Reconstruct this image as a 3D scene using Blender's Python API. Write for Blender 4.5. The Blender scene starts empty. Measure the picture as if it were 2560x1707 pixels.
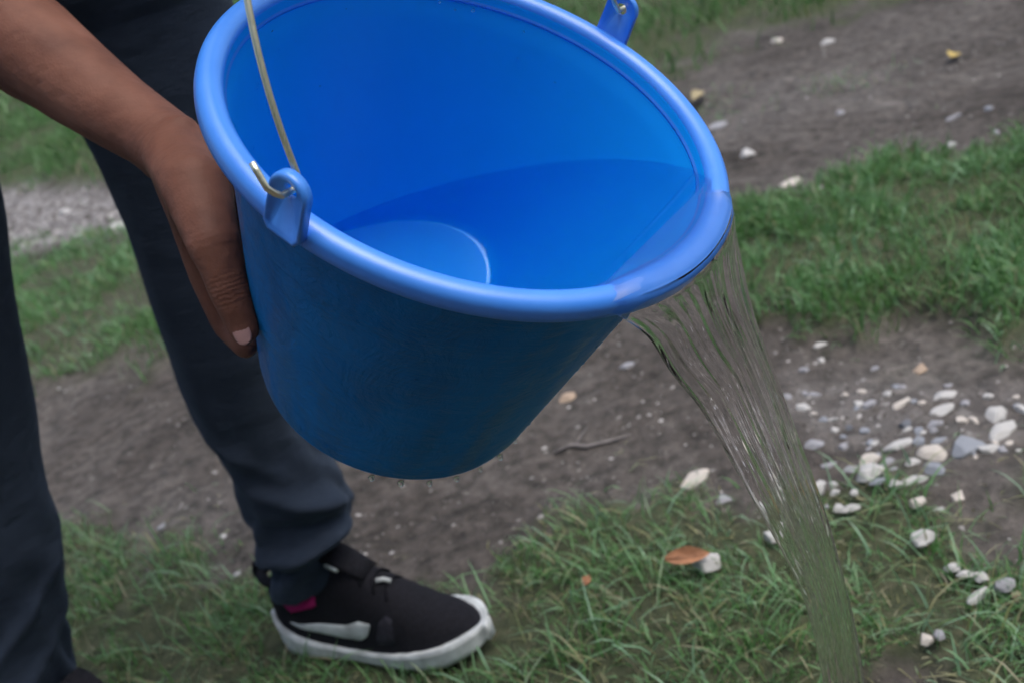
import bpy, bmesh, math, random
import numpy as np
from mathutils import Vector, Matrix, noise as mnoise

R_ = math.radians
sc = bpy.context.scene
col = sc.collection
random.seed(7)
RNG = np.random.default_rng(11)

# ------------------------------------------------------------------ camera
CAM_H = 0.78
PITCH, ROLL = 0.42485, 0.31213
FPX, PW, PH = 2600.0, 2560.0, 1707.0
cp, sp = math.cos(PITCH), math.sin(PITCH)
_r = np.array([1.0, 0, 0]); _d = np.array([0, -sp, -cp]); FWD = np.array([0, cp, -sp])
RIGHT = math.cos(ROLL) * _r + math.sin(ROLL) * _d
DOWN = -math.sin(ROLL) * _r + math.cos(ROLL) * _d
EYE = np.array([0, 0, CAM_H])
cd = bpy.data.cameras.new('camera')
cam = bpy.data.objects.new('camera', cd); col.objects.link(cam)
cam.matrix_world = Matrix(((RIGHT[0], -DOWN[0], -FWD[0], EYE[0]), (RIGHT[1], -DOWN[1], -FWD[1], EYE[1]),
                           (RIGHT[2], -DOWN[2], -FWD[2], EYE[2]), (0, 0, 0, 1)))
cd.sensor_width = 36.0
cd.lens = 36.0 * FPX / PW
cd.clip_start, cd.clip_end = 0.02, 600
cd.dof.use_dof = True
cd.dof.focus_distance = 0.56
cd.dof.aperture_fstop = 9.0
sc.camera = cam

# ------------------------------------------------------------------ light
SUN_EL, SUN_AZ = 69.0, 116.0           # azimuth measured from +Y towards +X
w = bpy.data.worlds.new('World'); sc.world = w; w.use_nodes = True
nt = w.node_tree
bg = nt.nodes['Background']
sky = nt.nodes.new('ShaderNodeTexSky'); sky.sky_type = 'NISHITA'; sky.sun_disc = False
sky.sun_elevation = R_(SUN_EL); sky.sun_rotation = R_(SUN_AZ)
sky.air_density = 1.0; sky.dust_density = 5.0; sky.ozone_density = 1.5
nt.links.new(sky.outputs[0], bg.inputs[0]); bg.inputs[1].default_value = 0.15
sl = bpy.data.lights.new('sun', 'SUN'); sun = bpy.data.objects.new('sun', sl); col.objects.link(sun)
sl.energy = 1.25; sl.angle = R_(56); sl.color = (0.93, 0.97, 1.0)
sdir = Vector((math.sin(R_(SUN_AZ)) * math.cos(R_(SUN_EL)), math.cos(R_(SUN_AZ)) * math.cos(R_(SUN_EL)), math.sin(R_(SUN_EL))))
sun.rotation_euler = sdir.to_track_quat('Z', 'Y').to_euler()
sc.view_settings.view_transform = 'Standard'; sc.view_settings.look = 'None'
sc.view_settings.exposure = 0.22; sc.view_settings.gamma = 1
sc.view_settings.use_curve_mapping = False
sc.render.engine = 'CYCLES'
sc.cycles.use_denoising = True
sc.cycles.use_adaptive_sampling = True; sc.cycles.adaptive_threshold = 0.03; sc.cycles.adaptive_min_samples = 12
sc.cycles.max_bounces = 12; sc.cycles.diffuse_bounces = 4; sc.cycles.glossy_bounces = 4; sc.cycles.transmission_bounces = 14; sc.cycles.transparent_max_bounces = 12
sc.cycles.caustics_refractive = True; sc.cycles.caustics_reflective = True
sc.cycles.blur_glossy = 0.3

# ------------------------------------------------------------------ helpers
def ray(x, y):
    return (x - PW / 2) / FPX * RIGHT + (y - PH / 2) / FPX * DOWN + FWD
def dep(x, y, d):                       # photo point at a distance along the view axis
    return EYE + ray(x, y) * d
def gnd(x, y, z=0.0):                   # photo point on the ground
    r = ray(x, y); return EYE + r * ((z - CAM_H) / r[2])
def onY(x, y, Y):                       # photo point on the vertical plane at a distance
    r = ray(x, y); return EYE + r * (Y / r[1])

def tag(o, label=None, cat=None, group=None, kind=None):
    if label: o['label'] = label
    if cat: o['category'] = cat
    if group: o['group'] = group
    if kind: o['kind'] = kind
    return o
def empty(name, loc=(0, 0, 0)):
    o = bpy.data.objects.new(name, None); col.objects.link(o); o.location = loc; return o
def mk(name, verts, faces, mat=None, parent=None, smooth=True):
    me = bpy.data.meshes.new(name)
    me.from_pydata([tuple(map(float, v)) for v in verts], [], [tuple(map(int, f)) for f in faces])
    if smooth:
        me.polygons.foreach_set('use_smooth', [True] * len(me.polygons))
    me.update()
    if mat: me.materials.append(mat)
    o = bpy.data.objects.new(name, me); col.objects.link(o)
    if parent:
        o.parent = parent; o.matrix_parent_inverse = Matrix.Translation(-Vector(parent.location)) if parent.type == 'EMPTY' and parent.rotation_euler[:] == (0, 0, 0) else Matrix.Identity(4)
    return o
def raw(name, V, Q, nper, mat):         # fast mesh from arrays; nper = vertices per face
    me = bpy.data.meshes.new(name)
    V = np.asarray(V, np.float32); Q = np.asarray(Q, np.int32)
    me.vertices.add(len(V)); me.vertices.foreach_set('co', V.ravel())
    n = len(Q)
    me.loops.add(n * nper); me.loops.foreach_set('vertex_index', Q.ravel())
    me.polygons.add(n); me.polygons.foreach_set('loop_start', np.arange(0, n * nper, nper, dtype=np.int32))
    me.polygons.foreach_set('loop_total', np.full(n, nper, np.int32))
    me.polygons.foreach_set('use_smooth', np.ones(n, bool))
    me.update(calc_edges=True); me.validate()
    if mat: me.materials.append(mat)
    o = bpy.data.objects.new(name, me); col.objects.link(o)
    return o
def vattr(o, name, arr):
    a = o.data.attributes.new(name, 'FLOAT', 'POINT'); a.data.foreach_set('value', np.asarray(arr, np.float32))
def loft(rings, cap=True, off=0):
    n = len(rings[0]); V = [p for r in rings for p in r]; F = []
    for i in range(len(rings) - 1):
        for j in range(n):
            k = (j + 1) % n
            F.append((off + i * n + j, off + i * n + k, off + (i + 1) * n + k, off + (i + 1) * n + j))
    if cap:
        F.append(tuple(off + j for j in range(n))[::-1]); F.append(tuple(off + (len(rings) - 1) * n + j for j in range(n)))
    return V, F
def tube(path, r, n=10):
    path = [Vector(p) for p in path]
    rr = r if isinstance(r, (list, tuple, np.ndarray)) else [r] * len(path)
    rings = []; up = None
    for i, p in enumerate(path):
        t = (path[min(i + 1, len(path) - 1)] - path[max(i - 1, 0)]).normalized()
        if up is None:
            up = t.orthogonal().normalized()
        up = (up - t * up.dot(t)).normalized(); b = t.cross(up)
        rings.append([p + (up * math.cos(2 * math.pi * k / n) + b * math.sin(2 * math.pi * k / n)) * rr[i] for k in range(n)])
    return loft(rings)
def merge(*parts):
    V, F = [], []
    for v, f in parts:
        o = len(V); V += list(v); F += [tuple(i + o for i in q) for q in f]
    return V, F
def capsule(p, q, r0, r1, n=20):
    """sphere-ended tapered limb, closed"""
    p, q = Vector(p), Vector(q); t = (q - p); L = t.length; t = t / L
    up = t.orthogonal().normalized(); b = t.cross(up); rings = []
    prof = [(-r0 * math.cos(a), r0 * math.sin(a)) for a in np.linspace(0.12, math.pi / 2, 6)]
    prof += [(L + r1 * math.cos(a), r1 * math.sin(a)) for a in np.linspace(math.pi / 2, 0.12, 6)]
    for s, r in prof:
        rings.append([p + t * s + (up * math.cos(2 * math.pi * k / n) + b * math.sin(2 * math.pi * k / n)) * r for k in range(n)])
    return loft(rings)
def chain(pts):
    return merge(*[capsule(pts[i][:3], pts[i + 1][:3], pts[i][3], pts[i + 1][3]) for i in range(len(pts) - 1)])
def remesh(name, vf, voxel, mat, parent=None, smooth_it=6, fac=0.5, adapt=0.0):
    """one continuous surface out of overlapping closed shapes"""
    tmp = mk('tmp', vf[0], vf[1])
    m = tmp.modifiers.new('r', 'REMESH'); m.mode = 'VOXEL'; m.voxel_size = voxel; m.adaptivity = adapt; m.use_smooth_shade = True
    if smooth_it:
        s = tmp.modifiers.new('s', 'SMOOTH'); s.iterations = smooth_it; s.factor = fac
    dg = bpy.context.evaluated_depsgraph_get()
    me = bpy.data.meshes.new_from_object(tmp.evaluated_get(dg)); me.name = name
    old = tmp.data; bpy.data.objects.remove(tmp); bpy.data.meshes.remove(old)
    me.polygons.foreach_set('use_smooth', [True] * len(me.polygons))
    me.materials.clear(); me.materials.append(mat)
    o = bpy.data.objects.new(name, me); col.objects.link(o)
    if parent:
        o.parent = parent; o.matrix_parent_inverse = Matrix.Translation(-Vector(parent.location))
    return o
def sstep(a, b, x):
    t = np.clip((x - a) / (b - a), 0, 1); return t * t * (3 - 2 * t)
def vnoise(x, y, s, seed=0):
    """smooth value noise on arrays"""
    x = np.asarray(x) * s + seed * 17.3; y = np.asarray(y) * s + seed * 9.1
    xi, yi = np.floor(x).astype(np.int64), np.floor(y).astype(np.int64); fx, fy = x - xi, y - yi
    fx = fx * fx * (3 - 2 * fx); fy = fy * fy * (3 - 2 * fy)
    def h(a, b):
        n = (a * 374761393 + b * 668265263 + seed * 1442695) & 0x7fffffff
        n = ((n ^ (n >> 13)) * 1274126177) & 0x7fffffff
        return ((n ^ (n >> 16)) & 0xffff) / 65535.0
    return (h(xi, yi) * (1 - fx) + h(xi + 1, yi) * fx) * (1 - fy) + (h(xi, yi + 1) * (1 - fx) + h(xi + 1, yi + 1) * fx) * fy
def fbm(x, y, s, seed=0, o=4):
    t = 0; a = 0.5
    for i in range(o):
        t = t + a * vnoise(x, y, s * 2 ** i, seed + i); a *= 0.5
    return t
def inpoly(x, y, P):
    P = np.asarray(P); a = P; b = np.roll(P, -1, 0); ins = np.zeros(np.shape(x), bool)
    for (x0, y0), (x1, y1) in zip(a, b):
        c = ((y0 > y) != (y1 > y)) & (x < (x1 - x0) * (y - y0) / (y1 - y0 + 1e-12) + x0); ins ^= c
    return ins
def pdist(x, y, P):
    P = np.asarray(P); best = np.full(np.shape(x), 1e9)
    for (x0, y0), (x1, y1) in zip(P, np.roll(P, -1, 0)):
        dx, dy = x1 - x0, y1 - y0; t = np.clip(((x - x0) * dx + (y - y0) * dy) / (dx * dx + dy * dy + 1e-12), 0, 1)
        best = np.minimum(best, np.hypot(x - x0 - t * dx, y - y0 - t * dy))
    return best

# ------------------------------------------------------------------ materials
def newmat(name):
    m = bpy.data.materials.new(name); m.use_nodes = True
    t = m.node_tree; return m, t, t.nodes['Principled BSDF']
def N(t, typ, **kw):
    n = t.nodes.new(typ)
    for k, v in kw.items():
        if k in ('operation', 'data_type', 'blend_type', 'attribute_name', 'noise_dimensions', 'wave_type', 'bands_direction', 'feature', 'vector_type'):
            setattr(n, k, v)
        else:
            n.inputs[k].default_value = v
    return n
def L(t, a, b): t.links.new(a, b)
def ramp(t, fac, stops):
    r = t.nodes.new('ShaderNodeValToRGB'); e = r.color_ramp.elements
    while len(e) < len(stops): e.new(0.5)
    for k, (p, c) in enumerate(stops):
        e[k].position = p; e[k].color = (*c, 1)
    L(t, fac, r.inputs[0]); return r.outputs[0]
def noise_(t, scale, detail=4, rough=0.55, vec=None, dist=0.0):
    n = N(t, 'ShaderNodeTexNoise', Scale=scale, Detail=detail, Roughness=rough, Distortion=dist)
    if vec is None:
        vec = t.nodes.new('ShaderNodeTexCoord').outputs['Object']
    L(t, vec, n.inputs['Vector']); return n.outputs['Fac']
def bump(t, b, h, strength, dist, prev=None):
    n = N(t, 'ShaderNodeBump', Strength=strength, Distance=dist); L(t, h, n.inputs['Height'])
    if prev: L(t, prev, n.inputs['Normal'])
    L(t, n.outputs[0], b.inputs['Normal']); return n.outputs[0]
def mapped(t, scale, coord='Object'):
    c = t.nodes.new('ShaderNodeTexCoord'); m = t.nodes.new('ShaderNodeMapping'); m.inputs['Scale'].default_value = scale
    L(t, c.outputs[coord], m.inputs['Vector']); return m.outputs[0]

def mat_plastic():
    """wet, scuffed outside of the bucket; its shade is put into the darker blue"""
    m, t, b = newmat('blue_plastic_shaded_outside')
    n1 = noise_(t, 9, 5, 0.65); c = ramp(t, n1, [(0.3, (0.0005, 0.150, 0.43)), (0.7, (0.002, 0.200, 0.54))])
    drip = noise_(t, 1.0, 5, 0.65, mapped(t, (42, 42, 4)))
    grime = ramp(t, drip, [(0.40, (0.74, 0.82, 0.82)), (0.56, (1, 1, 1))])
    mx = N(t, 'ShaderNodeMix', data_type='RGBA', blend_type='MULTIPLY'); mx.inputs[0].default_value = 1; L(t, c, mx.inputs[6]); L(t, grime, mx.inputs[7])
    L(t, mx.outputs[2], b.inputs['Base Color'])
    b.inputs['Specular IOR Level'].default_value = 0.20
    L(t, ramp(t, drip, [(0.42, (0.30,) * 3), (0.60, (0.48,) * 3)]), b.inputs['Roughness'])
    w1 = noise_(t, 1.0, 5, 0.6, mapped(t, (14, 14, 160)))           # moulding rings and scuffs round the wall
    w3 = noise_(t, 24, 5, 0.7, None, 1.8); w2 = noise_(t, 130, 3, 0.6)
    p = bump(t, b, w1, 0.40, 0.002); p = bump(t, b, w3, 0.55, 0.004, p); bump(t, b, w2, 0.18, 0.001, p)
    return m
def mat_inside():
    m, t, b = newmat('blue_plastic_lit_inside')
    c = ramp(t, noise_(t, 9, 4), [(0.3, (0.003, 0.305, 0.85)), (0.7, (0.005, 0.330, 0.90))]); L(t, c, b.inputs['Base Color'])  # same plastic as outside, with the brighter light inside put into its blue
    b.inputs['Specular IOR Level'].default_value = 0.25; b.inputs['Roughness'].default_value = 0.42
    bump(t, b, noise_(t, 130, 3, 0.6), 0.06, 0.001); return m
def mat_rim():
    m, t, b = newmat('blue_plastic_rim_sheen')
    c = ramp(t, noise_(t, 30, 4), [(0.3, (0.045, 0.25, 0.84)), (0.7, (0.065, 0.285, 0.88))]); L(t, c, b.inputs['Base Color'])  # same plastic made paler: lavender sky reflection put into the base colour
    b.inputs['Roughness'].default_value = 0.33; b.inputs['Specular IOR Level'].default_value = 0.8
    bump(t, b, noise_(t, 120, 3), 0.08, 0.001); return m
def mat_water():
    m, t, b = newmat('water')
    b.inputs['Base Color'].default_value = (1, 1, 1, 1); b.inputs['Roughness'].default_value = 0.0
    b.inputs['IOR'].default_value = 1.333; b.inputs['Transmission Weight'].default_value = 1.0
    return m
def mat_wire():
    m, t, b = newmat('galvanised_wire')
    b.inputs['Base Color'].default_value = (0.93, 0.88, 0.64, 1); b.inputs['Metallic'].default_value = 1.0
    b.inputs['Roughness'].default_value = 0.34; bump(t, b, noise_(t, 300, 3), 0.3, 0.0006); return m
def mat_skin():
    m, t, b = newmat('brown_skin')
    n1 = noise_(t, 26, 5); c = ramp(t, n1, [(0.28, (0.130, 0.054, 0.036)), (0.55, (0.190, 0.082, 0.054)), (0.8, (0.245, 0.112, 0.076))]); L(t, c, b.inputs['Base Color'])
    b.inputs['Roughness'].default_value = 0.6; b.inputs['Specular IOR Level'].default_value = 0.22
    b.inputs['Subsurface Weight'].default_value = 0.12; b.inputs['Subsurface Radius'].default_value = (0.006, 0.0025, 0.0015); b.inputs['Subsurface Scale'].default_value = 1.0
    v = N(t, 'ShaderNodeTexVoronoi', Scale=520.0); cc = t.nodes.new('ShaderNodeTexCoord'); L(t, cc.outputs['Object'], v.inputs['Vector'])
    p = bump(t, b, v.outputs['Distance'], 0.14, 0.0007); p = bump(t, b, noise_(t, 60, 5, 0.6), 0.30, 0.0022, p); p = bump(t, b, noise_(t, 1.0, 3, 0.5, mapped(t, (16, 34, 34))), 0.5, 0.006, p)
    return m
def skin_creases(m, spots):
    """fine transverse creases on the skin over a joint: (joint, along, reach, spacing)"""
    t = m.node_tree; b = t.nodes['Principled BSDF']; co = t.nodes.new('ShaderNodeTexCoord').outputs['Object']
    prev = b.inputs['Normal'].links[0].from_socket
    for j, d, reach, sp in spots:
        sub = N(t, 'ShaderNodeVectorMath', operation='SUBTRACT'); L(t, co, sub.inputs[0]); sub.inputs[1].default_value = tuple(j)
        ln = N(t, 'ShaderNodeVectorMath', operation='LENGTH'); L(t, sub.outputs[0], ln.inputs[0])
        dt = N(t, 'ShaderNodeVectorMath', operation='DOT_PRODUCT'); L(t, sub.outputs[0], dt.inputs[0]); dt.inputs[1].default_value = tuple(np.array(d) / np.linalg.norm(d))
        nz = noise_(t, 160, 3, 0.5, co)
        ma = N(t, 'ShaderNodeMath', operation='MULTIPLY_ADD'); L(t, dt.outputs['Value'], ma.inputs[0]); ma.inputs[1].default_value = 6.283 / sp
        mn = N(t, 'ShaderNodeMath', operation='MULTIPLY'); L(t, nz, mn.inputs[0]); mn.inputs[1].default_value = 9.0; L(t, mn.outputs[0], ma.inputs[2])
        si = N(t, 'ShaderNodeMath', operation='SINE'); L(t, ma.outputs[0], si.inputs[0])
        mr = t.nodes.new('ShaderNodeMapRange'); mr.interpolation_type = 'SMOOTHSTEP'; L(t, ln.outputs['Value'], mr.inputs[0]); mr.inputs[1].default_value = reach; mr.inputs[2].default_value = reach * 0.5; mr.inputs[3].default_value = 0; mr.inputs[4].default_value = 1
        mm = N(t, 'ShaderNodeMath', operation='MULTIPLY'); L(t, si.outputs[0], mm.inputs[0]); L(t, mr.outputs[0], mm.inputs[1])
        prev = bump(t, b, mm.outputs[0], 0.16, 0.0008, prev)
def mat_simple(name, colr, rough=0.6, nscale=60, var=0.18, bstr=0.2, bdist=0.001, spec=0.5):
    m, t, b = newmat(name)
    lo = tuple(c * (1 - var) for c in colr); hi = tuple(min(1, c * (1 + var)) for c in colr)
    L(t, ramp(t, noise_(t, nscale, 5), [(0.3, lo), (0.7, hi)]), b.inputs['Base Color'])
    b.inputs['Roughness'].default_value = rough; b.inputs['Specular IOR Level'].default_value = spec
    bump(t, b, noise_(t, nscale * 2.2, 4), bstr, bdist); return m
def mat_cloth():
    m, t, b = newmat('charcoal_jersey')
    c = ramp(t, noise_(t, 7, 5), [(0.3, (0.020, 0.029, 0.046)), (0.7, (0.034, 0.047, 0.070))]); L(t, c, b.inputs['Base Color'])
    b.inputs['Roughness'].default_value = 0.95; b.inputs['Specular IOR Level'].default_value = 0.15
    b.inputs['Sheen Weight'].default_value = 0.12; b.inputs['Sheen Tint'].default_value = (0.5, 0.65, 0.9, 1)
    p = bump(t, b, noise_(t, 1.0, 3, 0.6, mapped(t, (500, 500, 900))), 0.6, 0.0012, None); p = bump(t, b, noise_(t, 14, 4), 0.3, 0.008, p); bump(t, b, noise_(t, 1.0, 4, 0.55, mapped(t, (9, 9, 26))), 0.5, 0.014, p); return m
def mat_ground():
    m, t, b = newmat('dirt_ground')
    g = t.nodes.new('ShaderNodeTexCoord').outputs['Object']
    n1 = noise_(t, 2.6, 6, 0.6, g); n2 = noise_(t, 38, 6, 0.65, g)
    base = ramp(t, n1, [(0.32, (0.046, 0.041, 0.036)), (0.46, (0.088, 0.078, 0.070)), (0.60, (0.118, 0.107, 0.098)), (0.74, (0.200, 0.186, 0.166))])
    fine = ramp(t, n2, [(0.32, (0.42, 0.44, 0.42)), (0.5, (0.95, 0.93, 0.92)), (0.68, (1.45, 1.42, 1.40))])
    mx = N(t, 'ShaderNodeMix', data_type='RGBA', blend_type='MULTIPLY'); mx.inputs[0].default_value = 1
    L(t, base, mx.inputs[6]); L(t, fine, mx.inputs[7])
    at = N(t, 'ShaderNodeAttribute', attribute_name='cover')
    thatch = ramp(t, noise_(t, 55, 5, 0.7, g), [(0.3, (0.030, 0.040, 0.020)), (0.5, (0.060, 0.078, 0.034)), (0.75, (0.115, 0.105, 0.060))])
    m2 = N(t, 'ShaderNodeMix', data_type='RGBA'); L(t, at.outputs['Fac'], m2.inputs[0]); L(t, mx.outputs[2], m2.inputs[6]); L(t, thatch, m2.inputs[7])
    gv = N(t, 'ShaderNodeAttribute', attribute_name='gravel')
    peb = N(t, 'ShaderNodeTexVoronoi', Scale=42.0); L(t, g, peb.inputs['Vector'])
    pc = ramp(t, peb.outputs['Color'], [(0.2, (0.16, 0.15, 0.15)), (0.6, (0.30, 0.285, 0.28)), (0.9, (0.50, 0.48, 0.46))])
    m3 = N(t, 'ShaderNodeMix', data_type='RGBA'); L(t, gv.outputs['Fac'], m3.inputs[0]); L(t, m2.outputs[2], m3.inputs[6]); L(t, pc, m3.inputs[7])
    wet = N(t, 'ShaderNodeAttribute', attribute_name='wet')
    m4 = N(t, 'ShaderNodeMix', data_type='RGBA', blend_type='MULTIPLY'); L(t, wet.outputs['Fac'], m4.inputs[0]); L(t, m3.outputs[2], m4.inputs[6]); m4.inputs[7].default_value = (0.4, 0.38, 0.36, 1)
    L(t, m4.outputs[2], b.inputs['Base Color'])
    b.inputs['Roughness'].default_value = 0.92; b.inputs['Specular IOR Level'].default_value = 0.25
    p = bump(t, b, n2, 0.8, 0.015); p = bump(t, b, noise_(t, 190, 5, 0.7, g), 0.5, 0.003, p)
    return m
def mat_grass(name, stops):
    m, t, b = newmat(name)
    a = N(t, 'ShaderNodeAttribute', attribute_name='tint')
    c = ramp(t, a.outputs['Fac'], stops); L(t, c, b.inputs['Base Color'])
    b.inputs['Roughness'].default_value = 0.42; b.inputs['Specular IOR Level'].default_value = 0.5
    tr = t.nodes.new('ShaderNodeBsdfTranslucent'); L(t, c, tr.inputs['Color'])
    mx = t.nodes.new('ShaderNodeMixShader'); mx.inputs[0].default_value = 0.3
    L(t, b.outputs[0], mx.inputs[1]); L(t, tr.outputs[0], mx.inputs[2])
    L(t, mx.outputs[0], t.nodes['Material Output'].inputs[0]); return m
def mat_stone(name, colr):
    return mat_simple(name, colr, 0.8, 120, 0.22, 0.4, 0.002, 0.3)

M_PLASTIC, M_RIM, M_WATER, M_WIRE, M_SKIN, M_CLOTH, M_GROUND = mat_plastic(), mat_rim(), mat_water(), mat_wire(), mat_skin(), mat_cloth(), mat_ground()
M_NAIL = mat_simple('fingernail', (0.48, 0.27, 0.24), 0.3, 200, 0.08, 0.05)
M_BLACK = mat_simple('black_knit', (0.012, 0.012, 0.016), 0.9, 260, 0.35, 0.5, 0.001, 0.2)
M_SUEDE = mat_simple('charcoal_suede', (0.030, 0.030, 0.040), 0.9, 200, 0.3, 0.4, 0.001, 0.2)
M_WHITE = mat_simple('white_rubber', (0.58, 0.61, 0.60), 0.6, 45, 0.32, 0.3)
M_PINK = mat_simple('magenta_cloth', (0.42, 0.006, 0.13), 0.85, 300, 0.2, 0.3)
M_SHIRT = mat_simple('black_shirt', (0.014, 0.016, 0.022), 0.95, 40, 0.2, 0.3, 0.002, 0.15)
M_HAIR = mat_simple('black_hair', (0.012, 0.010, 0.009), 0.6, 200, 0.3, 0.6, 0.004)
G_FRONT = mat_grass('grass_blade', [(0.0, (0.042, 0.112, 0.026)), (0.35, (0.105, 0.250, 0.066)), (0.60, (0.180, 0.355, 0.145)), (0.80, (0.265, 0.430, 0.280)), (0.88, (0.28, 0.29, 0.12)), (1.0, (0.40, 0.37, 0.25))])

# ------------------------------------------------------------------ ground
def W2(pts): return [tuple(gnd(x, y)[:2]) for x, y in pts]
PATCH_RIGHT = W2([(1835, 560), (1900, 510), (2020, 500), (2100, 440), (2300, 410), (2560, 385), (2900, 330), (3000, 980), (2700, 930), (2560, 890), (2480, 910), (2400, 850), (2250, 800), (2150, 845), (2000, 850), (1930, 800), (1880, 720), (1840, 700)])
PATCH_FRONT = W2([(1150, 1500), (1230, 1430), (1330, 1400), (1420, 1350), (1560, 1270), (1700, 1250), (1850, 1290), (1960, 1240), (2080, 1180), (2200, 1190), (2320, 1120), (2420, 1120), (2560, 1135), (2900, 1080), (3100, 2300), (1000, 2700), (-600, 2300), (-600, 1500), (100, 1330), (260, 1300), (430, 1360), (560, 1420), (680, 1480), (900, 1560)])
PATCH_LEFT = W2([(-700, 680), (0, 640), (150, 615), (300, 600), (420, 640), (560, 800), (430, 880), (300, 885), (120, 925), (-700, 1060)])
FAR_EDGE = [(-60, 26), (-6.0, 9.6), (-2.25, 5.45), (-1.45, 4.62), (-0.5, 4.0), (0.40, 3.05)] + W2([(1590, 235), (1700, 170), (1790, 80), (1900, 62), (2000, 72), (2100, 45), (2200, 15), (2300, -20), (2600, -120)]) + [(6, 6.2), (60, 30), (60, 220), (-60, 220)]
BARE = [(0.46, 0.98, 0.085), (0.44, 0.86, 0.06), (0.24, 0.70, 0.05)]        # worn spots in the front turf (x, y, radius)
VERGE = W2([(1700, 300), (1790, 235), (1950, 215), (2100, 185), (2250, 165), (2200, 215), (2000, 260), (1850, 300)])
def soft(x, y, P, wd):
    d = pdist(x, y, P); s = np.where(inpoly(x, y, P), d, -d)
    return sstep(-wd, wd, s + (fbm(x, y, 9, 3) - 0.47) * wd * 3.6 + (fbm(x, y, 40, 8) - 0.47) * wd * 2.2)
def cover(x, y):
    f = soft(x, y, PATCH_FRONT, 0.055)
    for bx, by, br in BARE:
        f = f * sstep(br * 0.5, br * 1.3, np.hypot(x - bx, y - by) + (fbm(x, y, 22, 5) - 0.5) * br)
    return f, soft(x, y, PATCH_RIGHT, 0.07), soft(x, y, PATCH_LEFT, 0.16), soft(x, y, FAR_EDGE, 0.16)
STREAM_FOOT = (0.185, 0.60)
def gheight(x, y):
    f, r, l, fa = cover(x, y)
    near = sstep(14, 5, np.hypot(x, y))
    z = (fbm(x, y, 2.2, 21) - 0.47) * 0.05 + (fbm(x, y, 14, 31) - 0.47) * 0.016
    z = z * near + 0.012 * f + 0.028 * r + 0.01 * l + (fbm(x, y, 0.15, 41) - 0.5) * 0.5 * sstep(8, 30, np.hypot(x, y))
    foot = np.maximum(sstep(0.30, 0.12, np.hypot(x + 0.28, (y - 1.0) * 1.4)), sstep(0.30, 0.12, np.hypot(x + 0.56, y - 0.93)))
    return z * (1 - foot)
def axis(lo0, lo, hi, hi0, st, g):
    a = list(np.arange(lo, hi, st)); d = st; v = a[-1]
    while v < hi0: d *= g; v += d; a.append(v)
    d = st; v = lo; pre = []
    while v > lo0: d *= g; v -= d; pre.append(v)
    return np.array(pre[::-1] + a)
gx = axis(-150, -1.4, 1.9, 150, 0.013, 1.09); gy = axis(-60, 0.35, 3.0, 260, 0.013, 1.08)
GX, GY = np.meshgrid(gx, gy); GZ = gheight(GX, GY)
nx, ny = len(gx), len(gy); I = np.arange(nx * ny).reshape(ny, nx)
Q = np.stack([I[:-1, :-1], I[:-1, 1:], I[1:, 1:], I[1:, :-1]], -1).reshape(-1, 4)
ground = raw('ground', np.stack([GX, GY, GZ], -1).reshape(-1, 3), Q, 4, M_GROUND)
tag(ground, kind='structure')
cf, cr, cl, cfa = cover(GX, GY)
vattr(ground, 'cover', (np.clip(np.maximum.reduce([cf * 0.8, cr * 0.9, cl * 0.7, cfa]), 0, 1)).ravel())
GRAVEL = W2([(-700, 560), (0, 480), (290, 468), (420, 500), (450, 560), (300, 590), (0, 640), (-700, 720)])
GRAVEL3 = W2([(1690, 330), (1760, 240), (1950, 200), (2250, 160), (2260, 230), (1950, 300), (1800, 430), (1700, 430)])
GRAVEL2 = W2([(1980, 960), (2120, 960), (2300, 950), (2560, 960), (2700, 1050), (2560, 1110), (2350, 1110), (2200, 1180), (2050, 1180), (1960, 1080)])
vattr(ground, 'gravel', np.clip(soft(GX, GY, GRAVEL, 0.10) * 0.85 + soft(GX, GY, GRAVEL2, 0.06) * 0.25 + soft(GX, GY, GRAVEL3, 0.14) * 0.12, 0, 1).ravel())
vattr(ground, 'wet', (sstep(0.16, 0.03, np.hypot(GX - STREAM_FOOT[0], GY - STREAM_FOOT[1])) * 0.9).ravel())

# ------------------------------------------------------------------ bucket
UC = np.array([0.0231999988, 0.5922468927, -0.1234097927]) + EYE
AZ, TILT, RB, BH, ZW = -0.7171734242, 0.6666725356, 0.0980, 0.2289, -0.2020540692 + CAM_H
RO, RR = 0.155, 0.006
aA = np.array([math.sin(TILT) * math.cos(AZ), math.sin(TILT) * math.sin(AZ), math.cos(TILT)])
hD = np.array([math.cos(AZ), math.sin(AZ), 0.0])
uA = hD - aA * (hD @ aA); uA /= np.linalg.norm(uA); vA = np.cross(aA, uA)
BM = Matrix(((uA[0], vA[0], aA[0], UC[0]), (uA[1], vA[1], aA[1], UC[1]), (uA[2], vA[2], aA[2], UC[2]), (0, 0, 0, 1)))
def blocal(P): return UC + P[0] * uA + P[1] * vA + P[2] * aA
def lathe(prof, n=128, close=True):
    rings = [[(r * math.cos(2 * math.pi * k / n), r * math.sin(2 * math.pi * k / n), z) for k in range(n)] for r, z in prof]
    V = [p for r in rings for p in r]; F = []
    m = len(rings)
    for i in range(m if close else m - 1):
        for k in range(n):
            k2 = (k + 1) % n; j = (i + 1) % m
            F.append((i * n + k, i * n + k2, j * n + k2, j * n + k))
    return V, F
bucket = empty('bucket'); bucket.matrix_world = BM
tag(bucket, 'blue plastic bucket with wire handle tipped over and pouring out water', 'bucket')
def bpart(name, vf, mat, parent=bucket):
    o = mk(name, vf[0], vf[1], mat); o.parent = parent; return o
TW = 0.0028                                   # wall thickness
RT = RO - 0.016                               # outer wall radius under the rim
def wall_r(z):                                # outer wall radius at depth z (negative)
    k = (-z - 0.02) / (BH - 0.02); return RT + (RB - RT) * k
op = [(0.0005, -BH), (RB - 0.030, -BH), (RB - 0.022, -BH - 0.0015), (RB - 0.006, -BH - 0.001)]
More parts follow.
